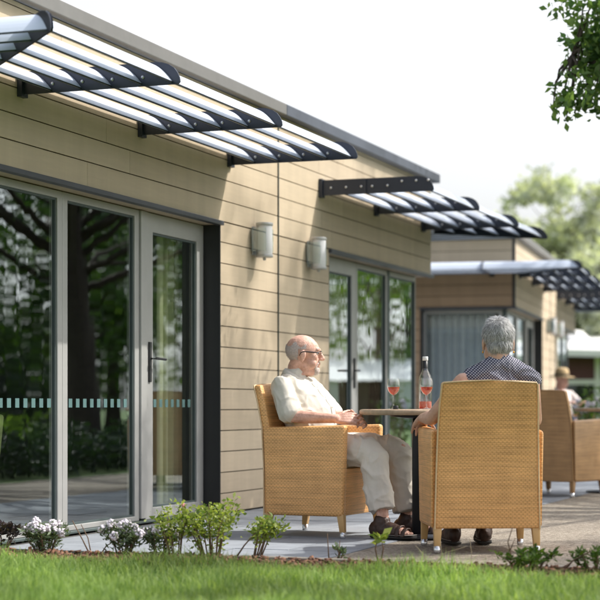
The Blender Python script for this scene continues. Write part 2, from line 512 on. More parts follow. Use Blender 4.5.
def remeshed(mb, voxel, smooth_it=4, fold=None, dec=None):
    """fuse overlapping shapes into one continuous skin"""
    me = mb.mesh('tmp')
    bm = bmesh.new(); bm.from_mesh(me); bmesh.ops.recalc_face_normals(bm, faces=bm.faces); bm.to_mesh(me); bm.free()
    o = bpy.data.objects.new('tmp', me); col.objects.link(o)
    r = o.modifiers.new('r', 'REMESH'); r.mode = 'VOXEL'; r.voxel_size = voxel
    if smooth_it:
        s_ = o.modifiers.new('s', 'SMOOTH'); s_.factor = .5; s_.iterations = smooth_it
    dg = bpy.context.evaluated_depsgraph_get()
    res = bpy.data.meshes.new_from_object(o.evaluated_get(dg))
    bpy.data.objects.remove(o); bpy.data.meshes.remove(me)
    if fold:
        data = [(v.co.copy(), v.normal.copy()) for v in res.vertices]
        flat = [x for c, n_ in data for x in (c + n_ * fold(c))]
        res.vertices.foreach_set('co', flat)
        res.update()
    return res

# ------------------------------------------------------------------ leaves
def leaf_quads(pts, size, dirs=None, w=.55, jitter=.35, flat=0.):
    """one folded diamond leaf per point (4 verts)"""
    n = len(pts)
    d = rng.normal(size=(n, 3)) if dirs is None else dirs + rng.normal(size=(n, 3)) * .35
    if flat: d[:, 2] *= (1 - flat)
    d /= np.linalg.norm(d, axis=1, keepdims=True) + 1e-9
    r = rng.normal(size=(n, 3))
    s = np.cross(d, r); s /= np.linalg.norm(s, axis=1, keepdims=True) + 1e-9
    nn = np.cross(d, s)
    L = size * (1 + jitter * rng.uniform(-1, 1, size=(n, 1)))
    a = pts
    tip = pts + d * L
    mid = pts + d * L * .5
    l = mid + s * L * w * .5 + nn * L * .1
    rr = mid - s * L * w * .5 + nn * L * .1
    V = np.stack([a, l, tip, rr], 1).reshape(-1, 3)
    F = np.arange(4 * n).reshape(-1, 4)
    return V, F

def crown_points(n, centres, radii, k=.8):
    idx = rng.integers(0, len(centres), n)
    g = rng.normal(size=(n, 3))
    g /= np.linalg.norm(g, axis=1, keepdims=True)
    g *= rng.uniform(0, 1, size=(n, 1)) ** .5
    return centres[idx] + g * radii[idx][:, None] * np.array([1, 1, .7]) * k

def make_tree(name, label, base, trunk_h, trunk_r, cen, rad, n_clump, n_leaf, leaf, mat, seed, group=None, clump=(.5, 1.0), extra=None, hollow=.45, cat='tree'):
    """trunk with limbs reaching each leaf clump; clumps fill an uneven ellipsoid. cen is relative to base"""
    global rng
    rng = np.random.default_rng(seed)
    rd = random.Random(seed)
    root = empty(name, base)
    tag(root, label, cat, group)
    C = []
    while len(C) < n_clump:
        p = rng.uniform(-1, 1, 3)
        q = np.linalg.norm(p)
        if hollow < q < 1 and rng.random() < .85:
            C.append(p * np.array(rad) + np.array(cen))
    C = np.array(C)
    R = rng.uniform(clump[0], clump[1], len(C))
    if extra is not None:
        E = np.array([e[:3] for e in extra]); ER = np.array([e[3] for e in extra])
        C = np.vstack([C, E]); R = np.concatenate([R, ER])
    mb = MB()
    top = Vector((rd.uniform(-.3, .3), rd.uniform(-.3, .3), cen[2] + rad[2] * .55))
    sp = [Vector((0, 0, -.1)), Vector((0, 0, trunk_h * .12)), Vector((top.x * .2, top.y * .2, trunk_h * .6)), Vector((top.x * .5, top.y * .5, trunk_h)), top]
    mb.loft(sp, [trunk_r * 1.3, trunk_r * 1.08, trunk_r * .92, trunk_r * .75, trunk_r * .12], 12, round_ends=False)
    hubs = []
    if extra is not None:
        m_ = Vector(C[n_clump:].mean(0)); lo_ = Vector((0, 0, trunk_h * 1.05))
        hub = m_ + (lo_ - m_).normalized() * .1
        b1 = lo_.lerp(hub, .35) + Vector((0, 0, .45)); b2 = lo_.lerp(hub, .7) + Vector((0, .1, .40)); b3 = hub + (hub - lo_).normalized() * .25 + Vector((0, 0, .05))
        mb.loft([lo_, b1, b2, hub, b3], [.10, .075, .05, .03, .014], 8, round_ends=False)
        hubs = [b2, b2.lerp(hub, .5), hub, b3]
    for i, c in enumerate(C):
        c = Vector(c)
        hz = max(trunk_h * .75, min(top.z * .92, c.z - (c.xy.length) * .55))
        t = (hz - trunk_h) / max(.1, top.z - trunk_h)
        s0 = Vector((top.x * (.5 + .5 * max(0, t)), top.y * (.5 + .5 * max(0, t)), hz))
        mid = s0.lerp(c, .5) + Vector((rd.uniform(-.3, .3), rd.uniform(-.3, .3), rd.uniform(0, .35)))
        if i >= n_clump:                       # twigs of the low bough fan out from its own limb
            hub = hubs[min(range(len(hubs)), key=lambda q: (hubs[q] - c).length)]
            mid = hub.lerp(c, .5) + Vector((rd.uniform(-.08, .08), rd.uniform(-.08, .08), rd.uniform(.0, .10)))
            mb.loft([hub, mid, c], [.016, .010, .003], 6, round_ends=False)
            continue
        r0 = trunk_r * (.24 if c.xy.length > 1 else .18) * (1 - .6 * max(0, min(1, t))) * (1 if i < n_clump else .28)
        mb.loft([s0, mid, c], [r0, r0 * .6, r0 * .15], 6, round_ends=False)
    mb.build('trunk', M['bark'], root, smooth=True)
    # leaves weighted by clump volume
    wts = R ** 2; wts[n_clump:] *= 1.25; wts = wts / wts.sum()
    idx = rng.choice(len(C), n_leaf, p=wts)
    g = rng.normal(size=(n_leaf, 3)); g /= np.linalg.norm(g, axis=1, keepdims=True)
    g *= rng.uniform(.05, 1, size=(n_leaf, 1)) ** .55
    # sub-clumping gives the ragged edge
    sub = rng.normal(size=(len(C), 9, 3)) * .55
    pick = sub[idx, rng.integers(0, 9, n_leaf)]
    pts = C[idx] + (g * .55 + pick * .75) * R[idx][:, None] * np.array([1, 1, .75])
    V, F = leaf_quads(pts, leaf)
    fast_mesh('crown', V, F, mat, root)
    return root

# ------------------------------------------------------------------ the pavilion wings (clad building with glazing and louvred canopies)
WL = 8.77      # length of the side elevation
EX = .148      # board exposure
def panel(mb, gap, axis, s0, s1, z0, z1, seed):
    """shiplap boards on the side wall (axis 'y': plane x=0) or end wall (axis 'x': plane y=0, s along -x)"""
    rd = random.Random(seed)
    def bx(m, s_, e_, d0, d1, za, zb):
        if axis == 'y': m.box(d0, d1, s_, e_, za, zb)
        else: m.box(s_, e_, -d1, -d0, za, zb)
    bx(gap, s0 + .004, s1 - .004, -.05, -.0125, z0 + .002, z1 - .002)
    k = math.floor((z0 + .003) / EX)
    while k * EX < z1:
        a = max(z0, k * EX - .003 + .0035); b = min(z1, (k + 1) * EX - .003 - .0035)
        if b - a > .01:
            cuts = [s0]; p = s0 + rd.uniform(.8, 2.7)
            while p < s1 - .4:
                cuts.append(p); p += 2.7
            cuts.append(s1)
            for i in range(len(cuts) - 1):
                bx(mb, cuts[i] + (.0012 if i else 0), cuts[i + 1] - (.0012 if i < len(cuts) - 2 else 0), -.0125, 0., a, b)
        k += 1

BL_P = .176
def blade_prof(s0):
    """curved blade section: rises inside, falls away outside"""
    top = []; bot = []
    for i in range(9):
        t = i / 8
        s_ = s0 + .152 * t
        z_ = .122 - .105 * (t ** 1.9)
        top.append((s_, z_))
        bot.append((s_ - .004 * t, z_ - .012 * (1 - .5 * t) - .002))
    return top + bot[::-1]

def bracket_prof():
    pts = [(.03, 0), (.955, 0), (.965, .012), (.962, .035), (.95, .062), (.93, .088), (.90, .108), (.86, .121), (.82, .125), (.03, .125)]
    return pts

CZ = 2.48
def canopy(root, run, a, b, mitre_a, mitre_b, brackets, mitre_len=.955, split_first=False):
    """run 'y': along the side wall, out is +x ; run 'x': along the front wall, out is -y, coordinate = x ; run 'b': back wall, out +y"""
    can = empty('sun_canopy', (0, 0, 0), 0, root)
    def P(s_, c, z_):
        if run == 'y': return (s_, c, CZ + z_)
        if run == 'x': return (c, -s_, CZ + z_)
        return (c, WL + s_, CZ + z_)
    for k in range(5):
        pr = blade_prof(.045 + .181 * k)
        mb = MB()
        mb.prism(pr, lambda p: P(p[0], a - (p[0] if mitre_a else 0) * mitre_a, p[1]),
                   lambda p: P(p[0], b + (p[0] if mitre_b else 0) * mitre_b, p[1]))
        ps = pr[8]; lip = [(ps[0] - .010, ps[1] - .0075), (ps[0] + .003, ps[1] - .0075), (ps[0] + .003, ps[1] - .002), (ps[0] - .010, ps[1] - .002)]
        mb.cur = 1  # slate strip painted in as the shadow line under the blade's lower edge
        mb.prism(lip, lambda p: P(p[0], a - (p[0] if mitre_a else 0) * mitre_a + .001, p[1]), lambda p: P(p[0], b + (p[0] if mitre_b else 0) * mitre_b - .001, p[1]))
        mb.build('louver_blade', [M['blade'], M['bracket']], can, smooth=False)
    for c in brackets:
        mb = MB()
        t = .006
        if split_first and c == brackets[0]:
            mb.prism([(.03, 0), (.40, 0), (.40, .125), (.03, .125)], lambda p: P(p[0], c - t - .008, p[1]), lambda p: P(p[0], c + .002 - .008, p[1]))
            mb.prism([(.36, .002)] + [(p[0], p[1] + .001) for p in bracket_prof()[1:-1]] + [(.36, .126)], lambda p: P(p[0], c - t + .003, p[1]), lambda p: P(p[0], c + t, p[1]))
        else:
            mb.prism(bracket_prof(), lambda p: P(p[0], c - t, p[1]), lambda p: P(p[0], c + t, p[1]))
        # wall plate
        q0, q1 = P(.001, c - .035, -.015), P(.03, c + .035, .135)
        mb.box(min(q0[0], q1[0]), max(q0[0], q1[0]), min(q0[1], q1[1]), max(q0[1], q1[1]), q0[2], q1[2])
        mb.build('bracket', M['bracket'], can)
        for s_ in ((.10, .23, .36, .45, .58, .70, .82, .92) if split_first and c == brackets[0] else (.205, .386, .567, .748)):
            p = Vector(P(s_, c - t - .001 - (.008 if split_first and c == brackets[0] and s_ < .4 else 0), (.06 if split_first and c == brackets[0] else .048) + (.03 if split_first and s_ > .44 and int(s_ * 100) % 2 == 0 else 0)))
            MB().ell(p, (.011, .011, .011), n=8, m=6).build('bolt', M['bolt'], can, smooth=True)
    for (c, sg) in ((a, -mitre_a), (b, mitre_b)):
        if sg:
            mb = MB()
            pr = bracket_prof()
            mb.prism(pr, lambda p: P(p[0], c + sg * p[0] - .008, p[1] - .004), lambda p: P(p[0], c + sg * p[0] + .008, p[1] - .004))
            mb.build('bracket', M['bracket'], can)
    return can

def window_bay(root, axis, s0, s1, z0=.018, z1=2.035, kind='pane', sw=.05, dots=False, rail=(.032, .045), depth=.06, hand=1):
    """a framed glazed leaf in the recessed plane; returns the frame object"""
    D = -.12
    mb = MB()
    def bx(a, b, d0, d1, za, zb, m=mb):
        if axis == 'y': m.box(d0, d1, a, b, za, zb)
        else: m.box(a, b, -d1, -d0, za, zb)
    def PT(a, d, z): return (d, a, z) if axis == 'y' else (a, -d, z)
    inner = (s0 + sw, s1 - sw, z0 + rail[0], z1 - rail[1])
    mb.ring_frame(PT, (s0, s1, z0, z1), inner, D - depth, D)
    fr = mb.build('door' if kind == 'door' else 'window', M['frame'], root, bevel=.004)
    g = MB().ring_frame(PT, inner, (inner[0] + .012, inner[1] - .012, inner[2] + .012, inner[3] - .012), D - .03, D - .012)
    g.build('gasket', M['frame_dark'], fr)
    p = MB()
    a, b, za, zb = s0 + sw, s1 - sw, z0 + rail[0], z1 - rail[1]
    if axis == 'y': p.add([(D - .022, a, za), (D - .022, b, za), (D - .022, b, zb), (D - .022, a, zb)], [(0, 1, 2, 3)])
    else: p.add([(a, -D + .022, za), (b, -D + .022, za), (b, -D + .022, zb), (a, -D + .022, zb)], [(0, 1, 2, 3)])
    p.build('pane', M['glass'], fr)
    if dots:
        s_ = a + .05
        while s_ + .05 < b - .02:
            q = MB(); bx(s_, s_ + .045, D - .0205, D - .0195, .755, .808, q); s_ += .094
            q.build('safety_square', M['sticker'], fr)
    if kind == 'door':
        h = MB()
        hs = s0 + sw * .5 if hand > 0 else s1 - sw * .5
        bx(hs - .018, hs + .018, D, D + .012, .92, 1.185, h)
        h.build('handle_plate', M['black'], fr, bevel=.004)
        l = MB()
        def pt(s_, d, z_): return (d, s_, z_) if axis == 'y' else (s_, -d, z_)
        l.loft([pt(hs, D + .01, 1.075), pt(hs, D + .055, 1.075), pt(hs + hand * .03, D + .06, 1.075), pt(hs + hand * .13, D + .06, 1.072)], [.009, .009, .009, .008], 8)
        l.build('handle', M['black'], fr, smooth=True)
    return fr

def build_wing():
    root = empty('pavilion_building', (0, -3.8, 0))
    # cladding: side wall
    w = MB(); gp = MB(); we = MB()
    panel(w, gp, 'y', 3.33, 4.468, 0.01, 2.063, 1); panel(w, gp, 'y', 4.488, 5.67, 0.01, 2.063, 2)
    panel(w, gp, 'y', 0.03, 4.468, 2.07, 2.985, 3); panel(w, gp, 'y', 4.488, WL, 2.07, 2.985, 4)
    # end wall (faces the garden)
    panel(we, gp, 'x', -6., -1.25, 0.01, 2.063, 5); panel(we, gp, 'x', -6., -.03, 2.07, 2.515, 6); panel(w, gp, 'x', -6., -.03, 2.517, 2.96, 7)
    # back wall
    w.build('siding', M['siding'], root)
    we.build('end_siding', M['siding_shade'], root)
    MB().box(-6., -2.2, WL - .05, WL - .001, 0.01, 2.06).box(-6., -.02, WL - .05, WL - .001, 2.0601, 2.96).build('back_wall', M['siding'], root)
    gp.build('backing', M['gap'], root)
    core = MB()
    core.box(-6., -5.9, .1, WL - .1, 0.01, 2.95)
    core.build('rear_wall', M['siding'], root)
    j = MB(); j.box(-.03, .006, 4.469, 4.487, .005, 2.962)
    j.build('movement_joint', M['joint'], root)
    c = MB(); c.box(-.03, .008, -.008, .03, 2.05, 2.96); c.build('corner_trim', M['black'], root)
    # reveals
    for q in ((-.2, .004, 3.318, 3.33, .002, 2.056), (-.2, -.001, 5.671, 5.683, .002, 2.056), (-1.262, -1.25, -.004, .2, .002, 2.056)):
        MB().box(*q).build('reveal', M['black'], root)
    # lintel flashings and soffits
    for q in ((-.02, .028, -.03, 3.34, 2.035, 2.066), (-.02, .028, 5.66, WL + .028, 2.035, 2.066), (-1.27, -.021, -.028, .02, 2.035, 2.066)):
        MB().box(*q).build('lintel', M['lintel'], root, bevel=.004)
    for q in ((-.2, -.021, .022, 3.317, 2.041, 2.062), (-.2, -.021, 5.684, WL - .06, 2.041, 2.062), (-1.249, -.201, .021, .2, 2.041, 2.062)):
        MB().box(*q).build('soffit', M['siding'], root)
    # roof
    ro = MB(); ro.box(-6.05, .03, -.03, WL + .03, 2.99, 3.06); ro.build('roof', M['roofing'], root)
    for q, mt in (((.0305, .075, -.075, 4.474, 2.985, 3.07), 'fascia_pale'), ((-6.05, .0300, -.075, -.031, 2.985, 3.07), 'fascia_pale'),
                  ((.0305, .075, 4.480, WL + .075, 2.985, 3.07), 'fascia_dark'), ((-6.05, .0300, WL + .031, WL + .075, 2.985, 3.07), 'fascia_dark')):
        MB().box(*q).build('fascia', M[mt], root, bevel=.005)
    # glazing one: fixed panes, door
    window_bay(root, 'y', .18, 1.195, dots=True, sw=.06)
    window_bay(root, 'y', 1.197, 2.255, dots=True, sw=.065)
    m = MB(); m.box(-.175, -.105, 2.258, 2.345, .03, 2.035); m.build('mullion', M['frame'], root, bevel=.004)
    window_bay(root, 'y', 2.352, 3.312, kind='door', sw=.115, rail=(.075, .125), dots=True, hand=1)
    # glazing two
    window_bay(root, 'y', 5.69, 6.755, kind='door', sw=.125, rail=(.075, .125), hand=-1)
    window_bay(root, 'y', 6.765, 7.69, sw=.035); m = MB(); m.box(-.18, -.115, 7.692, 7.76, .03, 2.035); m.build('mullion', M['frame_dark'], root, bevel=.004)
    window_bay(root, 'y', 7.762, 8.64, sw=.012)
    # end wall window wrapping the corner
    window_bay(root, 'x', -1.245, -.18, sw=.045)
    m = MB(); m.box(-.178, -.122, .122, .178, .03, 2.035); m.build('mullion', M['frame_dark'], root, bevel=.004)
    window_bay(root, 'x', -2.2, -.18, sw=.04).location = (0, WL - .28, 0)
    for q in ((-.2, -.085, .06, 3.317, .002, .017), (-.2, -.085, 5.684, WL - .06, .002, .017), (-1.249, -.201, .085, .2, .002, .017)):
        MB().box(*q).build('sill', M['frame_dark'], root, bevel=.003)
    # inside
    f = MB(); f.box(-5.85, -.21, .21, WL - .2, -.02, .012); f.build('floor_finish', M['room_floor'], root)
    for q, nm in (((-4.5, -4.4, .21, WL - .2, .012, 2.4), 'room_wall'), ((-4.39, -.21, 4.42, 4.52, .012, 2.4), 'partition'), ((-5.85, -.06, .06, WL - .06, 2.41, 2.46), 'ceiling_panel')):
        MB().box(*q).build(nm, M['room'], root)
    for (x, y0, y1, mt, ax) in ((-.36, 3.02, 3.75, 'curtain_green', 'y'), (.30, -1.22, -.30, 'curtain_blue', 'x')):
        cu = MB(); n = 90; vs = []
        for i in range(n + 1):
            s_ = y0 + (y1 - y0) * i / n
            off = .05 * math.sin(i * .62) + .014 * math.sin(i * 1.7 + 1)
            for z_ in (.03, 2.3):
                vs.append((x + off, s_, z_) if ax == 'y' else (s_, x + off, z_))
        cu.add(vs, [(2 * i, 2 * i + 2, 2 * i + 3, 2 * i + 1) for i in range(n)])
        cu.build('curtain', M[mt], root, smooth=True)
    # canopies
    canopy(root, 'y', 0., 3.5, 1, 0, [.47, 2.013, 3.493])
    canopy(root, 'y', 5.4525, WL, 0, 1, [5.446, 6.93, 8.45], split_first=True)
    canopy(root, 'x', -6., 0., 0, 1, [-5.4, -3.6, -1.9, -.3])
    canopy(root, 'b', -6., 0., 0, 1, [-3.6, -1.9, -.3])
    return root

wing = build_wing()
tag(wing, 'long beige timber-clad building along the left, behind the seated man', 'building', 'clad garden buildings with louvred canopies')
wing2 = copy_tree(wing)
wing2.location = (-.50, 10.78, 0); wing2.rotation_euler = (0, 0, math.radians(6.0))
tag(wing2, 'farther clad building behind the grey-haired woman, with blue-grey curtain in its end window', 'building', 'clad garden buildings with louvred canopies')

# wall lights
def make_wall_light():
    root = empty('wall_light')
    b = MB(); b.box(.0005, .012, -.045, .045, -.11, .10); b.build('back_plate', M['lamp_grey'], root, bevel=.004)
    pr = [(.085 + .058 * math.cos(t), .058 * math.sin(t)) for t in [2 * PI * i / 28 for i in range(28)]]
    h = MB(); h.prism(pr, lambda p: (p[0], p[1], -.105), lambda p: (p[0], p[1], .105)); h.build('opal_shade', M['lamp_white'], root, smooth=True, bevel=.001)
    pr2 = [(.085 + .064 * math.cos(t), .064 * math.sin(t)) for t in [2 * PI * i / 28 for i in range(28)]]
    h = MB(); h.prism(pr2, lambda p: (p[0], p[1], .1055), lambda p: (p[0], p[1], .128)); h.build('end_cap', M['lamp_grey'], root, smooth=True, bevel=.004)
    h = MB(); h.prism(pr2, lambda p: (p[0], p[1], -.128), lambda p: (p[0], p[1], -.1055)); h.build('end_cap', M['lamp_grey'], root, smooth=True, bevel=.004)
    s_ = MB()
    pr3 = [(.085 + r * math.cos(t), r * math.sin(t)) for r, ts in ((.0625, range(9, 20)), (.059, range(19, 8, -1))) for t in [2 * PI * i / 28 for i in ts]]
    s_.prism(pr3, lambda p: (p[0], p[1], -.105), lambda p: (p[0], p[1], .105)); s_.build('back_shield', M['lamp_grey'], root, smooth=False)
    for sy in (-1, 1):
        g = MB()
        g.box(.02, .125, sy * .075 - .004, sy * .075 + .004, -.085, .085)
        g.box(.012, .0199, min(sy * .040, sy * .079), max(sy * .040, sy * .079), -.085, .085)
        g.build('glass_plate', M['lamp_glass'], root)
    k = MB(); k.lathe([(.001, -.15), (.012, -.148), (.012, -.128)], (.085, 0, 0), 10); k.build('knob', M['lamp_grey'], root, smooth=True)
    return root
wl = make_wall_light(); wl.location = (0.001, .17, 1.985)
LG = 'cylindrical grey wall lights'
tag(wl, 'grey cylinder wall light nearer the open-sided glass door and left of the dark vertical joint', 'wall light', LG)
for (x, y, z, rz, lb) in ((.001, 1.37, 1.985, 0, 'grey cylinder wall light above the bald man, right of the dark vertical joint'),
                         (None, 3.97, 1.985, 6, 'wall light on the far building, the one nearer the woman\'s head'),
                         (None, 5.17, 1.985, 6, 'wall light on the far building, the farther one')):
    c = copy_tree(wl)
    if x is None:
        a_ = math.radians(6.0)
        c.location = (-.50 - math.sin(a_) * y + .002, 10.78 + math.cos(a_) * y, z)
    else: c.location = (x, y, z)
    c.rotation_euler = (0, 0, math.radians(rz)); c['label'] = lb

# ------------------------------------------------------------------ wicker armchairs
def make_chair(name, wick, legm, pipe):
    """local: faces +y, right is +x, floor z=0"""
    root = empty(name)
    # backrest: leaning slab, narrower at the top
    b = MB()
    secs = [(.125, .275, -.265, .05), (.42, .268, -.27, .05), (.64, .262, -.285, .048), (.78, .256, -.315, .045), (.885, .25, -.345, .042)]
    nc_ = 9; vs = []
    for k, (z, hw, y, t) in enumerate(secs):
        up_ = (k / (len(secs) - 1)) ** 2
        for side in (0, 1):
            for i in range(nc_):
                q = -1 + 2 * i / (nc_ - 1)
                vs.append((hw * q, y + side * t - .016 * (1 - q * q) * up_, z + .010 * (1 - q * q) * up_ + side * .004))
    n = len(secs); fs = []; W2 = 2 * nc_
    for k in range(n - 1):
        for i in range(nc_ - 1):
            fs.append((W2 * k + i, W2 * k + i + 1, W2 * (k + 1) + i + 1, W2 * (k + 1) + i))
            fs.append((W2 * k + nc_ + i + 1, W2 * k + nc_ + i, W2 * (k + 1) + nc_ + i, W2 * (k + 1) + nc_ + i + 1))
        for i in (0, nc_ - 1):
            fs.append((W2 * k + i, W2 * k + nc_ + i, W2 * (k + 1) + nc_ + i, W2 * (k + 1) + i))
    for k in (0, n - 1):
        for i in range(nc_ - 1):
            fs.append((W2 * k + i, W2 * k + i + 1, W2 * k + nc_ + i + 1, W2 * k + nc_ + i))
    b.add(vs, fs); bo = b.build('backrest', wick, root, bevel=.012, uv=True, smooth=True, seg=3)
    pts = [(-hw - .001, y, z) for (z, hw, y, t) in secs]
    pts = pts[:-1] + [(-.249, -.344, .874), (-.242, -.346, .885), (-.12, -.359, .893), (0, -.362, .896), (.12, -.359, .893), (.242, -.346, .885), (.249, -.344, .874)] + [(hw + .001, y, z) for (z, hw, y, t) in secs][::-1][1:]
    MB().loft(pts, [.0048] * len(pts), 8).build('piping', pipe, bo, smooth=True)
    for sx in (-1, 1):
        a = MB()
        xi, xo = .235, .292
        bot = [(sx * xi, -.212, .125), (sx * xo, -.250, .125), (sx * xo, .245, .125), (sx * xi, .245, .125)]
        top = [(sx * xi, -.225, .640), (sx * (xo + .006), -.268, .640), (sx * (xo + .006), .262, .655), (sx * xi, .262, .655)]
        if sx < 0: bot, top = bot[::-1], top[::-1]
        a.hexa(bot, top); a.build('armrest', wick, root, bevel=.020, uv=True, smooth=True, seg=3)
    s_ = MB(); s_.box(-.233, .233, -.21, .24, .128, .40); s_.build('seat', wick, root, bevel=.012, uv=True, smooth=True)
    c = MB(); c.box(-.225, .225, -.205, .225, .401, .445); c.build('cushion', M['cushion'], root, bevel=.016, smooth=True, seg=3)
    for (x, y) in ((-.258, -.235), (.258, -.235), (-.262, .225), (.262, .225)):
        l = MB(); dx = .004 * (1 if x > 0 else -1); dy = .012 * (1 if y > 0 else -1)
        r0, r1 = .0165, .022
        l.hexa([(x + dx + a_ * r0, y + dy + b_ * r0, .034) for a_, b_ in ((-1, -1), (1, -1), (1, 1), (-1, 1))],
               [(x + a_ * r1, y + b_ * r1, .14) for a_, b_ in ((-1, -1), (1, -1), (1, 1), (-1, 1))])
        lo = l.build('leg', legm, root, bevel=.005, smooth=True)
        f = MB(); f.lathe([(.001, .0005), (.016, .0005), (.018, .006), (.0185, .036), (.001, .0365)], (x + dx, y + dy, 0), 12)
        f.build('foot_cap', M['cap'], lo, smooth=True)
    return root

ch1 = make_chair('wicker_armchair', M['wicker'], M['legwood'], M['pipe'])
CG = 'woven wicker armchairs at the patio tables'
MAN_LOC, MAN_RZ = (1.317, -2.014, 0), None
# facing direction of the man's chair in world axes
def rz_of(fx, fy): return math.atan2(-fx, fy)
MAN_RZ = rz_of(.906 * .9393 + .423 * .343, .906 * .343 - .423 * .9393)
ch1.location = MAN_LOC; ch1.rotation_euler = (0, 0, MAN_RZ)
tag(ch1, 'golden wicker armchair turned sideways under the bald man in the cream shirt', 'armchair', CG)
WOM_LOC = (2.445, -2.727, 0)
WOM_RZ = math.radians(20.06 + 3.5)
ch2 = copy_tree(ch1); ch2.location = WOM_LOC; ch2.rotation_euler = (0, 0, WOM_RZ)
ch2['label'] = 'golden wicker armchair seen from behind, holding the grey-haired woman'
ch3 = make_chair('wicker_armchair', M['wicker_shade'], M['legshade'], M['legshade'])
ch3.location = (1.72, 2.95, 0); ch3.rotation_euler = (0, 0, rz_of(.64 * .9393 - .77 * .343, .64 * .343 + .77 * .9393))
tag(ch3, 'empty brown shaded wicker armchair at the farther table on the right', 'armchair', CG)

# ------------------------------------------------------------------ pedestal tables
def make_table():
    root = empty('pedestal_table')
    t = MB(); t.lathe([(.001, .712), (.325, .712), (.340, .718), (.342, .732), (.338, .742), (.325, .745), (.001, .745)], n=64)
    t.build('table_top', M['wood'], root, smooth=True)
    p = MB(); p.box(-.033, .033, -.033, .033, .021, .69); p.build('pedestal', M['iron'], root, bevel=.006, smooth=True)
    b = MB(); b.lathe([(.001, .001), (.235, .001), (.238, .006), (.235, .012), (.06, .020), (.001, .0205)], n=48); b.build('base', M['iron'], root, smooth=True)
    a = MB(); a.lathe([(.001, .690), (.04, .690), (.16, .704), (.16, .711), (.001, .7115)], n=24); a.build('top_plate', M['iron'], root, smooth=True)
    return root
tb = make_table(); tb.location = (1.904, -2.039, 0); tb.rotation_euler = (0, 0, .35)
TG = 'round pedestal tables on the patio'
tag(tb, 'round wooden table on black pedestal between man and woman, holding the wine', 'table', TG)
tb2 = copy_tree(tb); tb2.location = (2.05, 3.62, 0)
tb2['label'] = 'farther round table beside the brown wicker chair, at the right edge'

# table ware
def make_wine_glass(name='wine_glass'):
    root = empty(name)
    g = MB()
    g.lathe([(.001, .002), (.036, .001), (.036, .003), (.012, .006), (.0045, .012), (.0036, .03), (.0036, .072), (.006, .082), (.018, .090), (.030, .105), (.0365, .125), (.037, .142), (.0345, .162), (.0315, .178)], n=28)
    g.build('bowl', M['thin_glass'], root, smooth=True)
    w = MB(); w.lathe([(.001, .0835), (.0165, .0915), (.0285, .106), (.0348, .125), (.0352, .1285), (.001, .1286)], n=28)
    w.build('wine', M['wine'], root, smooth=True)
    return root
TZ = .745
wg = make_wine_glass()
from_cam = lambda X, Y: ((X + .401) * .9393 - (Y - 12.8) * .343, (X + .401) * .343 + (Y - 12.8) * .9393)
def on_table(px, Y): return (*from_cam((px - 300) / 1754 * Y, Y), TZ)
GG = 'glasses of rose wine on the round table'
wg.location = on_table(393.5, 10.12); tag(wg, 'glass of rose wine on the man\'s side of the table, apart from the bottle', 'wine glass', GG)
wg.scale = (1, 1, 1)
w2 = copy_tree(wg); w2.location = on_table(426.5, 10.03); w2['label'] = 'glass of rose wine standing in front of the bottle'
bt = empty('wine_bottle', on_table(425.3, 10.22)); tag(bt, 'clear wine bottle with black neck foil and white top, nearly empty', 'bottle')
g = MB(); g.lathe([(.001, .003), (.034, .001), (.0375, .006), (.0378, .10), (.0375, .165), (.034, .188), (.026, .208), (.017, .226), (.0145, .24), (.014, .285)], n=32); g.build('glass_body', M['thin_glass'], bt, smooth=True)
g = MB(); g.lathe([(.001, .0045), (.034, .0045), (.0362, .008), (.0364, .046), (.001, .0462)], n=32); g.build('wine', M['wine'], bt, smooth=True)
g = MB(); g.lathe([(.0152, .228), (.0152, .283), (.001, .2835)], n=20); g.build('neck_foil', M['black'], bt, smooth=True)
g = MB(); g.lathe([(.0153, .2836), (.0162, .285), (.0162, .305), (.0150, .307), (.001, .3072)], n=20); g.build('cap', M['white'], bt, smooth=True)
cp = MB(); cp.lathe([(.001, .0005), (.0155, .0005), (.0160, .003), (.0160, .019), (.0145, .021), (.001, .0212)], n=18)
co = cp.build('bottle_cap', M['black'], None, smooth=True); co.location = on_table(395.7, 9.98); tag(co, 'small black bottle cap lying on the table edge by the lone wine glass', 'bottle cap')

# ------------------------------------------------------------------ people
def head_parts(mb, c, fwd, left, up, k=1.0, nose=1.0):
    c = Vector(c)
    B = (fwd, left, up)
    def at(x, y, z): return c + fwd * x * k + left * y * k + up * z * k
    def e(x, y, z, rx, ry, rz): mb.ell(at(x, y, z), (rx * k, ry * k, rz * k), B)
    e(-.014, 0, .032, .098, .077, .086)
    e(.030, 0, .020, .062, .066, .075)
    e(.030, 0, -.035, .060, .058, .080)
    e(.022, 0, -.072, .060, .054, .040)
    e(.070, 0, -.094, .022, .024, .020)
    e(.030, 0, -.100, .050, .045, .030)
    for s_ in (-1, 1):
        e(.058, s_ * .040, -.014, .026, .024, .026)
        e(.050, s_ * .050, -.055, .03, .016, .03)
        # ear
        e(-.006, s_ * .079, -.006, .017, .008, .031)
        e(.006, s_ * .075, -.006, .008, .010, .022)
        e(-.004, s_ * .078, -.032, .010, .008, .012)
        e(.103, s_ * .011, -.026, .011, .009, .009)
    mb.loft([at(.080, .036, .032), at(.089, 0, .030), at(.080, -.036, .032)], [.011 * k, .012 * k, .011 * k], 10)
    mb.loft([at(.086, 0, .022), at(.101, 0, .0), at(.114 * nose, 0, -.020)], [.010 * k, .012 * k, .0145 * k], 10)
    mb.loft([at(.086, .020, -.055), at(.094, 0, -.052), at(.086, -.020, -.055)], [.006 * k, .0075 * k, .006 * k], 8)
    mb.loft([at(.084, .018, -.066), at(.091, 0, -.067), at(.084, -.018, -.066)], [.006 * k, .008 * k, .006 * k], 8)
    return at

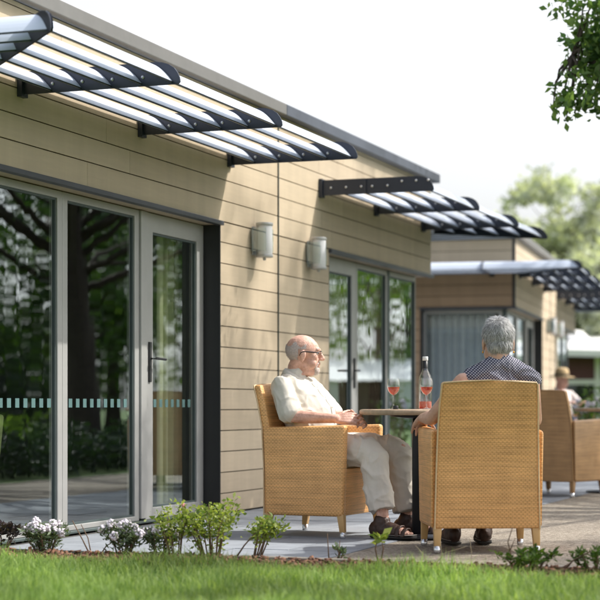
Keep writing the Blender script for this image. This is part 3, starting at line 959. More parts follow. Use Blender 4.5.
def hand(mb, wrist, d, nrm, side, curl=(.5, .6, .4), spread=.06, k=1.0, thumb=.5):
    """side=+1: thumb lies toward d x nrm"""
    w = Vector(wrist); d = Vector(d).normalized(); nrm = Vector(nrm); nrm = (nrm - d * nrm.dot(d)).normalized()
    t = d.cross(nrm) * side
    for off in (-.026, -.009, .009, .026):
        mb.loft([w + t * off * .7 * k, w + t * off * k + d * .05 * k, w + t * off * 1.12 * k + d * .092 * k], [(.013 * k, .013 * k), (.0135 * k, .0135 * k), (.0105 * k, .0105 * k)], 10)
    lens = (.060, .074, .080, .070)
    for i, off in enumerate((-.033, -.011, .011, .033)):
        L = lens[i] * k
        p = w + t * off * k + d * .090 * k
        ang = 0.
        pts = [p - d * .02 * k, p]
        for seg, f_ in enumerate((.45, .31, .24)):
            ang += curl[seg] * (1 + .12 * (i - 1.5) * .5)
            dd = d * math.cos(ang) - nrm * math.sin(ang) + t * spread * (i - 1.5)
            p = p + dd.normalized() * L * f_
            pts.append(p)
        mb.loft(pts, [.0095 * k, .0092 * k, .0085 * k, .0078 * k, .0066 * k], 9)
    p = w + t * .026 * k + d * .022 * k - nrm * .006 * k
    pts = [w + t * .008 * k + d * .01 * k, p]
    dd = (d * .62 + t * .72 - nrm * .25).normalized()
    for L, bend in ((.042, 0.), (.032, thumb), (.026, thumb)):
        dd = (dd + d * bend * .6 - t * bend * .5 - nrm * bend * .3).normalized()
        p = p + dd * L * k; pts.append(p)
    mb.loft(pts, [.012 * k, .0125 * k, .0105 * k, .0095 * k, .0075 * k], 9)

def axes(yaw, pitch):
    """yaw to the person's left, pitch down positive; local frame y forward, x right"""
    f = Vector((-math.sin(yaw), math.cos(yaw), 0)); l = Vector((-math.cos(yaw), -math.sin(yaw), 0)); u = Vector((0, 0, 1))
    f2 = f * math.cos(pitch) - u * math.sin(pitch); u2 = u * math.cos(pitch) + f * math.sin(pitch)
    return f2, l, u2

def shoe(parent, ankle, d, sandal=True):
    d = Vector(d).normalized(); s_ = Vector((d.y, -d.x, 0)); a = Vector((ankle[0], ankle[1], 0))
    z = Vector((0, 0, 1))
    mb = MB()
    if sandal:
        mb.loft([a - d * .052 + z * .055, a - d * .01 + z * .058, a + d * .055 + z * .052, a + d * .095 + z * .047], [(.038, .046), (.043, .050), (.045, .044), (.044, .036)], 16, ref=s_)
        mb.loft([a - d * .015 + z * .06, a - d * .008 + z * .100], [(.045, .050), (.046, .050)], 14, ref=s_)
    else:
        mb.loft([a - d * .055 + z * .055, a + z * .060, a + d * .07 + z * .048, a + d * .13 + z * .044, a + d * .185 + z * .036],
                [(.038, .046), (.043, .052), (.046, .042), (.048, .034), (.036, .024)], 16, ref=s_)
        mb.loft([a - d * .02 + z * .06, a - d * .015 + z * .105], [(.045, .052), (.046, .048)], 14, ref=s_)
    sh = link_mesh(remeshed(mb, .005, 2, fold_fn(22, .002)), 'shoe', M['shoe'], parent, True)
    so = MB(); so.loft([a - d * .064 + z * .0135, a + d * .0 + z * .0125, a + d * .08 + z * .0125, a + d * .15 + z * .0125, a + d * .20 + z * .0145], [(.039, .0125), (.043, .0122), (.049, .0122), (.051, .0122), (.036, .0115)], 18, ref=s_)
    so.build('sole', M['sole'], sh, smooth=True)
    rim = MB(); rim.loft([a - d * .066 + z * .026, a + d * .0 + z * .0255, a + d * .08 + z * .0255, a + d * .15 + z * .0255, a + d * .202 + z * .028], [(.040, .0035), (.044, .0032), (.050, .0032), (.052, .0032), (.037, .003)], 18, ref=s_)
    rim.build('sole_rim', M['rim'], sh, smooth=True)
    for k, hh in (((.112, .078), (.150, .064)) if sandal else ((.05, .098), (.09, .088))):
        st = MB()
        st.loft([a + d * k - s_ * .047 + z * .022, a + d * k - s_ * .040 + z * (hh - .018), a + d * (k + .004) - s_ * .018 + z * hh, a + d * (k + .004) + s_ * .018 + z * hh, a + d * k + s_ * .040 + z * (hh - .018), a + d * k + s_ * .047 + z * .022], [(.0145, .0045)] * 6, 8, ref=d)
        st.build('strap', M['shoe'], sh, smooth=True)
    return sh

def fold_fn(scale, amp, stretch=(1, 1, 1), seed=0):
    def f(c):
        v = Vector((c.x * stretch[0], c.y * stretch[1], c.z * stretch[2])) * scale + Vector((seed, seed * 2, 0))
        wq = Vector((noise.noise(v * .7 + Vector((9, 2, 4))), noise.noise(v * .7 + Vector((1, 8, 3))), noise.noise(v * .7 + Vector((4, 4, 7))))) * .9
        a = noise.noise(v + wq)
        b = noise.noise(v * 1.9 + wq + Vector((5, 1, 3)))
        return amp * (max(0, 1 - abs(a) * 3.2) ** 1.5 + .55 * max(0, 1 - abs(b) * 3.2) ** 1.5 - .35)
    return f

def make_person(label, loc, rz, J, skin, shirt, trousers, sleeve='short', belly=.0, voxel=.0045, feet=True, fine=True):
    root = empty('person', loc, rz)
    tag(root, label, 'person')
    f, l, u = axes(J['yaw'], J.get('pitch', 0))
    hc = Vector(J['head'])
    nb = Vector(J['neck']); SL, SR = Vector(J['shoulder'][0]), Vector(J['shoulder'][1])
    HL, HR = Vector(J['hip'][0]), Vector(J['hip'][1]); hip = (HL + HR) / 2
    sm = (SL + SR) / 2
    mb = MB()
    at = head_parts(mb, hc, f, l, u, nose=J.get('nose', 1.0))
    mb.loft([hc - f * .022 - u * .045, hc.lerp(nb, .65) - f * .010, nb + Vector((0, .008, 0))], [(.056, .06), (.055, .058), (.068, .064)], 16, ref=l)
    tw = (SL - SR).length / 2
    wv = (SR - SL).normalized()
    mb.loft([hip, hip.lerp(sm, .4), hip.lerp(sm, .8), sm + Vector((0, 0, .03)), nb - Vector((0, 0, .01))], [(.15, .10), (.14, .10), (.15, .105), (tw * .8, .075), (.07, .06)], 18, ref=wv)
    for i in (0, 1):
        S, E_, W_ = Vector(J['shoulder'][i]), Vector(J['elbow'][i]), Vector(J['wrist'][i])
        mb.loft([S, S.lerp(E_, .5), E_], [.050, .044, .038], 12)
        fw = (W_ - E_)
        mb.loft([E_, E_ + fw * .3, W_], [.038, .040, .026], 12)
        hd = J['hand'][i]
        hand(mb, W_, hd[0], hd[1], hd[2], hd[3], thumb=hd[4] if len(hd) > 4 else .5)
        H, K, A = Vector(J['hip'][i]), Vector(J['knee'][i]), Vector(J['ankle'][i])
        mb.loft([H, H.lerp(K, .5), K], [.078, .066, .05], 12)
        mb.loft([K, K.lerp(A, .35), A, A - Vector((0, 0, .05))], [.05, .048, .034, .036], 12)
        if feet:
            td = Vector(J.get('toe', ((0, 1), (0, 1)))[i] + (0,)).normalized(); a0 = Vector((A.x, A.y, 0)); ts = Vector((td.y, -td.x, 0))
            mb.loft([a0 - td * .03 + Vector((0, 0, .055)), a0 + td * .07 + Vector((0, 0, .052)), a0 + td * .14 + Vector((0, 0, .042))], [(.034, .034), (.037, .034), (.038, .022)], 14, ref=ts)
            for q in range(5):
                o_ = (q - 2) * .0165
                mb.loft([a0 + td * .13 + ts * o_ + Vector((0, 0, .038)), a0 + td * (.178 - .004 * abs(q - 1.5) ** 2) + ts * o_ * 1.05 + Vector((0, 0, .034))], [.0095, .0085], 8)
    me = remeshed(mb, voxel, 2)
    body = link_mesh(me, 'body', skin, root, True)
    # shirt
    sb = MB()
    d_up = (sm - hip)
    ch = (nb - sm)
    sb.loft([hip - Vector((0, -.0, .02)) + Vector((0, .0, 0)), hip.lerp(sm, .25) + Vector((0, belly * .7, 0)), hip.lerp(sm, .5) + Vector((0, belly, 0)), hip.lerp(sm, .78) + Vector((0, belly * .5, 0)), sm + Vector((0, 0, .012)), sm.lerp(nb, .72) + Vector((0, 0, .006))],
            [(.175, .125), (.178, .13 + belly * .6), (.176, .13 + belly * .7), (.182, .122), (tw * .88, .100), (.080, .07)], 22, ref=wv)
    for i in (0, 1):
        S, E_ = Vector(J['shoulder'][i]), Vector(J['elbow'][i])
        inn = S.lerp(sm, .35)
        if sleeve == 'short':
            sb.loft([inn, S, S.lerp(E_, .45), S.lerp(E_, .84)], [.070, .068, .067, .073], 16, round_ends=True)
        elif sleeve == 'cap':
            o_ = S.lerp(sm, .34 if i == 0 else .04) + Vector((0, 0, .018))
            n0 = nb + Vector((0, -.004, -.012))
            sb.loft([n0.lerp(o_, .1), n0.lerp(o_, .5) + Vector((0, 0, .006)), o_], [(.068, .064), (.070, .064), (.066, .062)], 16, ref=(0, 1, 0))
            sb.loft([n0 + Vector((0, 0, -.03)), n0 + Vector((0, .004, .022))], [(.066, .062), (.060, .058)], 16)
        else:
            W_ = Vector(J['wrist'][i])
            sb.loft([inn, S, S.lerp(E_, .5), E_, W_], [.070, .066, .056, .052, .036], 14)
    sh = link_mesh(remeshed(sb, .006 if fine else .012, 4, fold_fn(7, .0085 if fine else .004, (1, 1.1, .75), 3)), 'shirt', shirt, root, True)
    tb_ = MB()
    for i in (0, 1):
        H, K, A = Vector(J['hip'][i]), Vector(J['knee'][i]), Vector(J['ankle'][i])
        hem = K.lerp(A, J.get('hem', (.86, .86))[i]); wd = J.get('wide', 1.0)
        tb_.loft([H, H.lerp(K, .5) + Vector((0, 0, -.004)), K.lerp(H, .08) + Vector((0, .004, 0)), K + Vector((0, -.002, -.03)), K.lerp(A, .3) + Vector((0, -.008, 0)), K.lerp(A, .6) + Vector((0, -.008, 0)), hem], [.098, .092, .076 * (1 + (wd - 1) * .4), .074 * wd, .070 * wd, .070 * wd, .073 * wd], 18, round_ends=False)
    tb_.loft([HL + Vector((-.03, 0, -.01)), HR + Vector((.03, 0, -.01))], [.11, .11], 16)
    link_mesh(remeshed(tb_, .006 if fine else .012, 4, fold_fn(7.5, .0115 if fine else .003, (.9, .9, .65), 9)), 'trousers', trousers, root, True)
    if feet:
        for i in (0, 1):
            shoe(root, J['ankle'][i], J.get('toe', ((0, 1), (0, 1)))[i] + (0,))
    return root, at, (f, l, u), body, sh

def hair_strips(name, roots, dirs, normals, length, width, mat, parent, lift=.25, segs=3, jit=.3):
    """many thin tapered strands as flat ribbons"""
    n = len(roots)
    d = dirs + rng.normal(size=(n, 3)) * jit
    d /= np.linalg.norm(d, axis=1, keepdims=True)
    L = length * (1 + .35 * rng.uniform(-1, 1, size=(n, 1)))
    s_ = np.cross(d, normals); s_ /= np.linalg.norm(s_, axis=1, keepdims=True) + 1e-9
    V = []
    for k in range(segs + 1):
        t = k / segs
        p = roots + d * L * t + normals * (lift * L * t * (1 - .55 * t))
        w = width * (1 - .8 * t)
        V += [p - s_ * w, p + s_ * w]
    V = np.stack(V, 1)                     # n, 2(segs+1), 3
    base = np.arange(n)[:, None] * (2 * (segs + 1))
    F = np.concatenate([base + np.array([2 * k, 2 * k + 1, 2 * k + 3, 2 * k + 2]) for k in range(segs)], 0)
    return fast_mesh(name, V.reshape(-1, 3), F, mat, parent)

# ---- the man
mJ = dict(yaw=math.radians(22), pitch=math.radians(2), head=(-.005, -.135, 1.072), neck=(0, -.185, .955), nose=.985,
          shoulder=((-.185, -.195, .885), (.185, -.195, .885)), hip=((-.09, -.07, .525), (.09, -.07, .525)),
          elbow=((-.215, -.03, .700), (.245, -.105, .705)), wrist=((.015, .225, .672), (.200, .165, .690)),
          hand=(((.72, .66, .12), (-.45, .75, .5), 1, (.35, .8, .6), .3), ((-.42, .88, .04), (.6, .55, .58), -1, (.4, .8, .6), .4)),
          knee=((-.105, .44, .505), (.15, .385, .495)), ankle=((-.09, .50, .11), (.185, .455, .11)), hem=(.90, .86), wide=1.12, toe=((-.1, 1), (.12, 1)))
man, at, (hf, hl, hu), _, msh = make_person('bald man with white goatee, glasses, cream short-sleeved shirt and beige trousers sitting with clasped hands', MAN_LOC, MAN_RZ, mJ, M['skin'], M['shirt'], M['trousers'], belly=.035)
# close-cropped hair round the sides and back: a thin shell over the skull
def shell(at, keep, r=(.1005, .0795, .0885), c=(-.014, 0, .032), n=64, m=40):
    vs = []; fs = []; idx = {}
    for k in range(m + 1):
        th = PI * k / m
        for i in range(n):
            a = 2 * PI * i / n
            q = (c[0] + r[0] * math.sin(th) * math.cos(a), c[1] + r[1] * math.sin(th) * math.sin(a), c[2] + r[2] * math.cos(th))
            idx[(k, i)] = len(vs); vs.append(tuple(at(*q))); 
            idx[('q', k, i)] = q
    for k in range(m):
        for i in range(n):
            j = (i + 1) % n
            cs = [idx[('q', a, b)] for a, b in ((k, i), (k, j), (k + 1, j), (k + 1, i))]
            if all(keep(*q) for q in cs):
                fs.append((idx[(k, i)], idx[(k, j)], idx[(k + 1, j)], idx[(k + 1, i)]))
    return MB().add(vs, fs)
def man_keep(x, y, z):
    return (x < .02 and z < .062 - .35 * max(0, x + .02) + .015 * math.sin(x * 90) and z > -.052 - .2 * x) and not (x > -.03 and z < .026)
hr = shell(at, man_keep).build('hair', M['stubble'], man, smooth=True)
hp = []; hn = []; hd_ = []
rr = random.Random(5)
while len(hp) < 1500:
    a, z = rr.uniform(0, 2 * PI), rr.uniform(-1, 1)
    q = math.sqrt(1 - z * z)
    nx, ny = q * math.cos(a), q * math.sin(a)
    p = (-.014 + .100 * nx, .079 * ny, .032 + .088 * z)
    if man_keep(*p):
        hp.append(at(*p)); nv = hf * nx + hl * ny + hu * z; hn.append(nv); hd_.append(-hu * .8 - hf * .5)
hair_strips('hair', np.array([tuple(v) for v in hp]), np.array([tuple(v) for v in hd_]), np.array([tuple(v) for v in hn]), .006, .0006, M['hair'], man, lift=.3)
# goatee and moustache
bp = MB()
bp.ell(at(.0705, 0, -.093), (.0265, .029, .026), (hf, hl, hu)); bp.ell(at(.055, 0, -.104), (.028, .030, .017), (hf, hl, hu))
for s_ in (-1, 1):
    bp.loft([at(.0925, s_ * .003, -.042), at(.083, s_ * .024, -.052), at(.072, s_ * .031, -.080)], [.0055, .0065, .009], 8)
bd = link_mesh(remeshed(bp, .004, 2, fold_fn(60, .002)), 'beard', M['beard'], man, True)
bpn = []; bnn = []
for v in bd.data.vertices:
    if rr.random() < .5:
        bpn.append(tuple(v.co)); bnn.append(tuple(v.normal))
hair_strips('beard', np.array(bpn), np.tile(np.array([tuple(-hu + hf * .4)]), (len(bpn), 1)), np.array(bnn), .006, .0005, M['hair'], man, lift=.3)
# eyes, brows, glasses
for s_ in (-1, 1):
    MB().ell(at(.076, s_ * .031, .008), (.012, .013, .011), (hf, hl, hu), 12, 8).build('eye', M['eye'], man, smooth=True)
    MB().loft([at(.090, s_ * .016, .032), at(.089, s_ * .034, .038), at(.078, s_ * .05, .032)], [.004, .0045, .003], 8).build('eyebrow', M['hair'], man, smooth=True)
gl = MB()
for s_ in (-1, 1):
    cx, cy, cz = .103, s_ * .033, .006
    pts = [at(cx - .010 * (math.cos(t) * s_ > .3) - .006 * abs(math.cos(t)), cy + .025 * math.cos(t), cz + .017 * math.sin(t)) for t in [PI * i / 8 for i in range(0, 9)]]
    gl.loft(pts, [.0022] * len(pts), 6)
    gl.loft([at(.092, s_ * .059, .013), at(.05, s_ * .077, .014), at(.0, s_ * .084, .016), at(-.016, s_ * .084, .008), at(-.024, s_ * .080, -.008)], [(.0022, .004), (.0022, .0042), (.0022, .0036), (.002, .003), (.002, .002)], 6)
gl.loft([at(.104, .010, .012), at(.107, 0, .014), at(.104, -.010, .012)], [.002] * 3, 6)
go = gl.build('spectacles', M['spec'], man, smooth=True)
for s_ in (-1, 1):
    ln = MB()
    pts = [at(.101 - .006 * abs(math.cos(t)), s_ * .033 + .024 * math.cos(t), .005 + .017 * math.sin(t)) for t in [2 * PI * i / 16 for i in range(16)]]
    ln.add(pts, [tuple(range(16))])
    ln.build('lens', M['thin_glass'], go)
# collar, placket, buttons, pocket
nb = Vector(mJ['neck'])
cl = MB()
def collar_ring(z, r, tilt, gap=.5, n=26):
    pts = []
    for i in range(n):
        a = -PI / 2 + gap + (2 * PI - 2 * gap) * i / (n - 1)       # open at the front
        x, y = math.cos(a + PI) * r, -math.sin(a + PI) * r
        y = -y
        pts.append((x, y))
    return pts
n = 26; vs = []; fs = []
for k, (dz, r, out) in enumerate(((-.030, .084, 0), (.020, .0755, 0), (.025, .078, 0), (.015, .090, 0), (-.022, .107, 0))):
    for i in range(n):
        gp_ = .34 - .10 * (k == 4)
        a = PI / 2 + gp_ + (2 * PI - 2 * gp_) * i / (n - 1)
        fr = (1 + math.sin(a)) / 2
        drop = .078 * fr ** 1.5 + (.022 * fr ** 6 if k == 4 else 0)
        vs.append((nb.x + r * math.cos(a) * 1.0, nb.y + .012 + r * math.sin(a) * .98, nb.z + .012 + dz - drop))
for k in range(4):
    for i in range(n - 1):
        fs.append((k * n + i, k * n + i + 1, (k + 1) * n + i + 1, (k + 1) * n + i))
cl.add(vs, fs); cob = cl.build('collar', M['shirt'], msh, smooth=True)
so_ = cob.modifiers.new('thickness', 'SOLIDIFY'); so_.thickness = .004
# buttoned front: a strip laid on the shirt
from mathutils.bvhtree import BVHTree
bv = BVHTree.FromPolygons([v.co[:] for v in msh.data.vertices], [tuple(p.vertices) for p in msh.data.polygons])
row = []
for k in range(26):
    z_ = .90 - .30 * k / 25
    pr_ = []
    for x_ in (-.016, -.015, .015, .016):
        h_ = bv.ray_cast(Vector((x_, .5, z_)), Vector((0, -1, 0)))[0]
        if h_: pr_.append((x_, h_.y + (.0035 if abs(x_) < .0155 else -.003), z_))
    if len(pr_) == 4: row.append(pr_)
pk = MB(); pk.add([p for r_ in row for p in r_], [(4 * i + j, 4 * i + j + 1, 4 * i + j + 5, 4 * i + j + 4) for i in range(len(row) - 1) for j in range(3)])
pk.build('placket', M['shirt'], msh, smooth=True)
for k in range(2, len(row), 5):
    p = row[k]; MB().ell((0, p[1][1] + .001, p[1][2]), (.0058, .002, .0058), n=10, m=6).build('button', M['button'], msh, smooth=True)

# ---- the woman
wJ = dict(yaw=math.radians(0), pitch=math.radians(4), head=(.075, -.155, 1.098), neck=(.075, -.195, .990),
          shoulder=((-.115, -.19, .890), (.240, -.19, .885)), hip=((-.05, -.06, .525), (.13, -.06, .525)),
          elbow=((-.262, -.06, .700), (.292, -.05, .690)), wrist=((-.280, .175, .700), (.275, .19, .700)),
          hand=(((-.06, .86, -.42), (0, .45, .85), 1, (.25, .35, .3), .3), ((0, .86, -.42), (0, .45, .85), -1, (.25, .35, .3), .3)),
          knee=((-.07, .40, .52), (.17, .40, .52)), ankle=((-.10, .30, .11), (.08, .32, .11)), toe=((-.05, 1), (.1, 1)))
wom, wat, (wf, wlft, wu), _, wsh = make_person('woman seen from behind with short grey hair, earrings and a navy patterned sleeveless top', WOM_LOC, WOM_RZ, wJ, M['skin_w'], M['dots'], M['navy'], sleeve='cap', belly=.01)
def wom_keep(x, y, z):
    return (z > -.088 + .10 * (abs(y) / .08) ** 2 * .55 and x < .065 and not (x > .0 and z < .03 + x * .3)) or (z > .055)
cap_r = (.108, .086, .098)
mbh = MB()
mbh.ell(wat(-.014, 0, .040), (.103, .0825, .088), (wf, wlft, wu), 26, 18)
mbh.ell(wat(-.048, 0, -.018), (.060, .067, .055), (wf, wlft, wu), 20, 14)
mbh.ell(wat(-.052, 0, -.050), (.038, .050, .030), (wf, wlft, wu), 20, 14)
mbh.ell(wat(.0, 0, .10), (.07, .06, .036), (wf, wlft, wu), 20, 14)
hbm = remeshed(mbh, .005, 5, fold_fn(45, .0025))
hb = link_mesh(hbm, 'hair', M['hairbase'], wom, True)
rp = []; rn = []; rdir = []
whorl = wat(-.060, .012, .108)
pol = [p for p in hbm.polygons]
ar = np.array([p.area for p in pol]); pick = np.random.default_rng(3).choice(len(pol), 15000, p=ar / ar.sum())
for i in pick:
    p = pol[i]; c = p.center.copy(); nv = p.normal
    rel = c - Vector(wat(0, 0, 0)); xx = rel.dot(wf)
    if xx > .075 and rel.dot(wu) < .06: continue
    if -.035 < xx < .03 and rel.dot(wu) < .028 and abs(rel.dot(wlft)) > .05: continue
    c += Vector((rr.uniform(-.003, .003), rr.uniform(-.003, .003), rr.uniform(-.003, .003)))
    away = (c - whorl); away -= nv * away.dot(nv)
    dv = away.normalized() * 1.0 - wu * .35
    dv -= nv * dv.dot(nv)
    rp.append(tuple(c)); rn.append(tuple(nv)); rdir.append(tuple(dv.normalized()))
rng = np.random.default_rng(21)
hair_strips('hair', np.array(rp), np.array(rdir), np.array(rn), .020, .0008, M['hair_w'], wom, lift=.13, jit=.2)
for s_ in (-1, 1):
    er = MB()
    er.ell(wat(-.004, s_ * .082, -.050), (.0045, .0045, .006), n=10, m=8); er.loft([wat(-.004, s_ * .081, -.036), wat(-.004, s_ * .082, -.048)], [.001, .001], 6)
    er.build('earring', M['gold'], wom, smooth=True)
    MB().ell(wat(.076, s_ * .031, .008), (.012, .013, .011), (wf, wlft, wu), 12, 8).build('eye', M['eye'], wom, smooth=True)

# ---- distant guest in a straw hat
gJ = dict(yaw=math.radians(10), pitch=math.radians(6), head=(0, -.10, 1.12), neck=(0, -.16, .99),
          shoulder=((-.18, -.17, .92), (.18, -.17, .92)), hip=((-.09, -.07, .525), (.09, -.07, .525)),
          elbow=((-.25, .0, .74), (.25, .0, .74)), wrist=((-.12, .22, .80), (.12, .22, .80)),
          hand=(((.3, .9, .1), (0, -.3, 1), -1, (.4, .4, .3)), ((-.3, .9, .1), (0, -.3, 1), 1, (.4, .4, .3))),
          knee=((-.12, .40, .52), (.12, .40, .52)), ankle=((-.12, .42, .11), (.12, .42, .11)))
GU_LOC = (from_cam((566 - 300) / 1754 * 24.5, 24.5)) + (0,)
GU_RZ = rz_of(*(lambda X, Y: (X * .9393 - Y * .343, X * .343 + Y * .9393))(.45, -.9))
gu, gat, (gf, gl_, gu_) , _, _ = make_person('distant guest in a straw hat and pale shirt, facing us beyond the brown chair', GU_LOC, GU_RZ, gJ, M['skin'], M['pinkshirt'], M['navy'], voxel=.009, fine=False)
ht = MB(); ht.lathe([(.185, -.012), (.19, -.008), (.105, .004), (.100, .05), (.088, .10), (.06, .118), (.001, .12)], n=28)
hto = ht.build('hat', M['straw'], gu, smooth=True); hto.location = tuple(gat(-.01, 0, .055)); hto.rotation_euler = (-.08, 0, 0)
band = MB(); band.lathe([(.1065, .004), (.1035, .034)], n=28); band.build('hat_band', M['black'], hto, smooth=True)
ch4 = copy_tree(ch1); ch4.location = GU_LOC; ch4.rotation_euler = (0, 0, GU_RZ); ch4['label'] = 'far wicker armchair holding the guest in the straw hat'

# indoor armchair seen through the left pane
ia = empty('tub_armchair', (*from_cam(-2.2, 10.75), 0.012), 2.2); tag(ia, 'pale green tub armchair inside the room behind the leftmost pane', 'armchair')
pr = []
for i in range(17):
    a = PI * i / 16
    pr.append((.34 * math.cos(a), -.06 - .30 * math.sin(a)))
for i in range(16, -1, -1):
    a = PI * i / 16
    pr.append((.25 * math.cos(a), -.06 - .21 * math.sin(a)))
b = MB(); b.prism(pr, lambda p: (p[0] * .9, p[1] * .9, .10), lambda p: (p[0] * 1.06, p[1] * 1.06, .70)); b.build('tub_back', M['green_fabric'], ia, bevel=.02, smooth=True)
s_ = MB(); s_.box(-.21, .21, -.2, .24, .12, .43); s_.build('seat', M['green_fabric'], ia, bevel=.03, smooth=True)
for (x, y) in ((-.2, -.2), (.2, -.2), (-.2, .2), (.2, .2)):
    MB().tube((x, y, 0), (x, y, .12), .014, .018).build('leg', M['black'], ia)

# ------------------------------------------------------------------ ground
g = MB(); g.add([(-220, -220, -.035), (220, -220, -.035), (220, 260, -.035), (-220, 260, -.035)], [(0, 1, 2, 3)])
tag(g.build('lawn_ground', M['lawn']), kind='structure')
pv = MB(); rd = random.Random(2)
def pave(x0, x1, y0, y1, sx=.6, sy=.45):
    y = y0; row = 0
    while y < y1 - .01:
        ye = min(y1, y + sy)
        x = x0 - (.3 if row % 2 else 0)
        while x < x1 - .01:
            xe = min(x1, x + sx); xs = max(x0, x)
            dz = rd.uniform(-.0015, .0015)
            pv.box(xs + .003, xe - .003, y + .003, ye - .003, -.02, dz)
            x += sx
        y = ye; row += 1
pave(.012, 1.87, -3.6, 5.4); pave(-4.2, 1.87, 5.4, 24.)
tag(pv.build('patio_paving', M['paver']), kind='structure')
gt = MB(); gt.box(-4.25, 1.872, -3.598, 24.05, -.034, -.010); tag(gt.build('paving_bed', M['grout']), kind='structure')
gr = MB(); gr.box(1.873, 3.45, -3.6, 24., -.034, -.004); tag(gr.build('gravel_path', M['gravel']), kind='structure')
ed = MB()
ed.box(1.3, 3.5, -3.66, -3.603, -.034, .006); ed.box(3.452, 3.50, -3.602, 24., -.034, .006)
tag(ed.build('path_edging', M['edging'], bevel=.004), kind='structure')
so = MB(); nx, ny = 110, 14; vs = []
for j in range(ny + 1):
    for i in range(nx + 1):
        x = -2.5 + 7.5 * i / nx; y = -4.22 + .56 * j / ny
        e = min(1, min(j, ny - j) / 3)
        vs.append((x, y, -.036 + e * (.022 + .016 * noise.noise(Vector((x * 6, y * 6, 0))))))
so.add(vs, [(j * (nx + 1) + i, j * (nx + 1) + i + 1, (j + 1) * (nx + 1) + i + 1, (j + 1) * (nx + 1) + i) for j in range(ny) for i in range(nx)])
tag(so.build('planting_bed', M['soil'], smooth=True), kind='structure')
# bark chips
rng = np.random.default_rng(5)
nc = 5200
c = np.stack([rng.uniform(-2.2, 4.2, nc), rng.uniform(-4.2, -3.68, nc), rng.uniform(-.012, .012, nc)], 1)
d = rng.normal(size=(nc, 3)) * np.array([1, 1, .35]); d /= np.linalg.norm(d, axis=1, keepdims=True)
r_ = rng.normal(size=(nc, 3)); s1 = np.cross(d, r_); s1 /= np.linalg.norm(s1, axis=1, keepdims=True); s2 = np.cross(d, s1)
L = rng.uniform(.008, .024, (nc, 1)); Wd = rng.uniform(.004, .010, (nc, 1)); T = rng.uniform(.0015, .004, (nc, 1))
V = np.stack([c + d * L * a + s1 * Wd * b + s2 * T * e for e in (-1, 1) for b in (-1, 1) for a in (-1, 1)], 1)
q = np.array([(0, 2, 3, 1), (4, 5, 7, 6), (0, 1, 5, 4), (2, 6, 7, 3), (0, 4, 6, 2), (1, 3, 7, 5)])
F = (np.arange(nc)[:, None, None] * 8 + q[None]).reshape(-1, 4)
tag(fast_mesh('bark_mulch', V.reshape(-1, 3), F, M['chip']), 'reddish bark chips covering the narrow planting bed', 'mulch', kind='stuff')

# grass blades
def grass(n, x0, x1, y0, y1, h, edge=True):
    x = rng.uniform(x0, x1, n); y = rng.uniform(y0, y1, n)
    hh = h * rng.uniform(.45, 1.15, n) * (1 + .35 * np.sin(x * 5.1 + 1) * np.sin(y * 4.3))
    a = rng.uniform(0, 2 * PI, n); lean = rng.uniform(.05, .75, n)
    la = rng.uniform(0, 2 * PI, n)
    w = rng.uniform(.0014, .0030, n)
    dx, dy = np.cos(a) * w, np.sin(a) * w
    lx, ly = np.cos(la) * lean * hh, np.sin(la) * lean * hh
    z0 = np.full(n, -.037)
    b0 = np.stack([x - dx, y - dy, z0], 1); b1 = np.stack([x + dx, y + dy, z0], 1)
    m0 = np.stack([x - dx * .8 + lx * .35, y - dy * .8 + ly * .35, z0 + hh * .6], 1); m1 = np.stack([x + dx * .8 + lx * .35, y + dy * .8 + ly * .35, z0 + hh * .6], 1)
    t0 = np.stack([x - dx * .1 + lx, y - dy * .1 + ly, z0 + hh * (1 - .3 * lean)], 1); t1 = np.stack([x + dx * .1 + lx, y + dy * .1 + ly, z0 + hh * (1 - .3 * lean)], 1)
    V = np.stack([b0, b1, m1, m0, t1, t0], 1).reshape(-1, 3)
    base = np.arange(n)[:, None] * 6
    F = np.concatenate([base + np.array([0, 1, 2, 3]), base + np.array([3, 2, 4, 5])], 0)
    return V, F
Vs = []; Fs = []; off = 0
for args in ((95000, -1.6, 4.6, -6.6, -4.12, .085), (6000, -1.6, 4.6, -4.25, -4.10, .11), (22000, 3.55, 6.5, -4., 3., .07)):
    V, F = grass(*args); Vs.append(V); Fs.append(F + off); off += len(V)
tag(fast_mesh('grass', np.vstack(Vs), np.vstack(Fs), M['blade_grass']), 'sunlit green lawn grass in front of the planting bed', 'grass', kind='stuff')

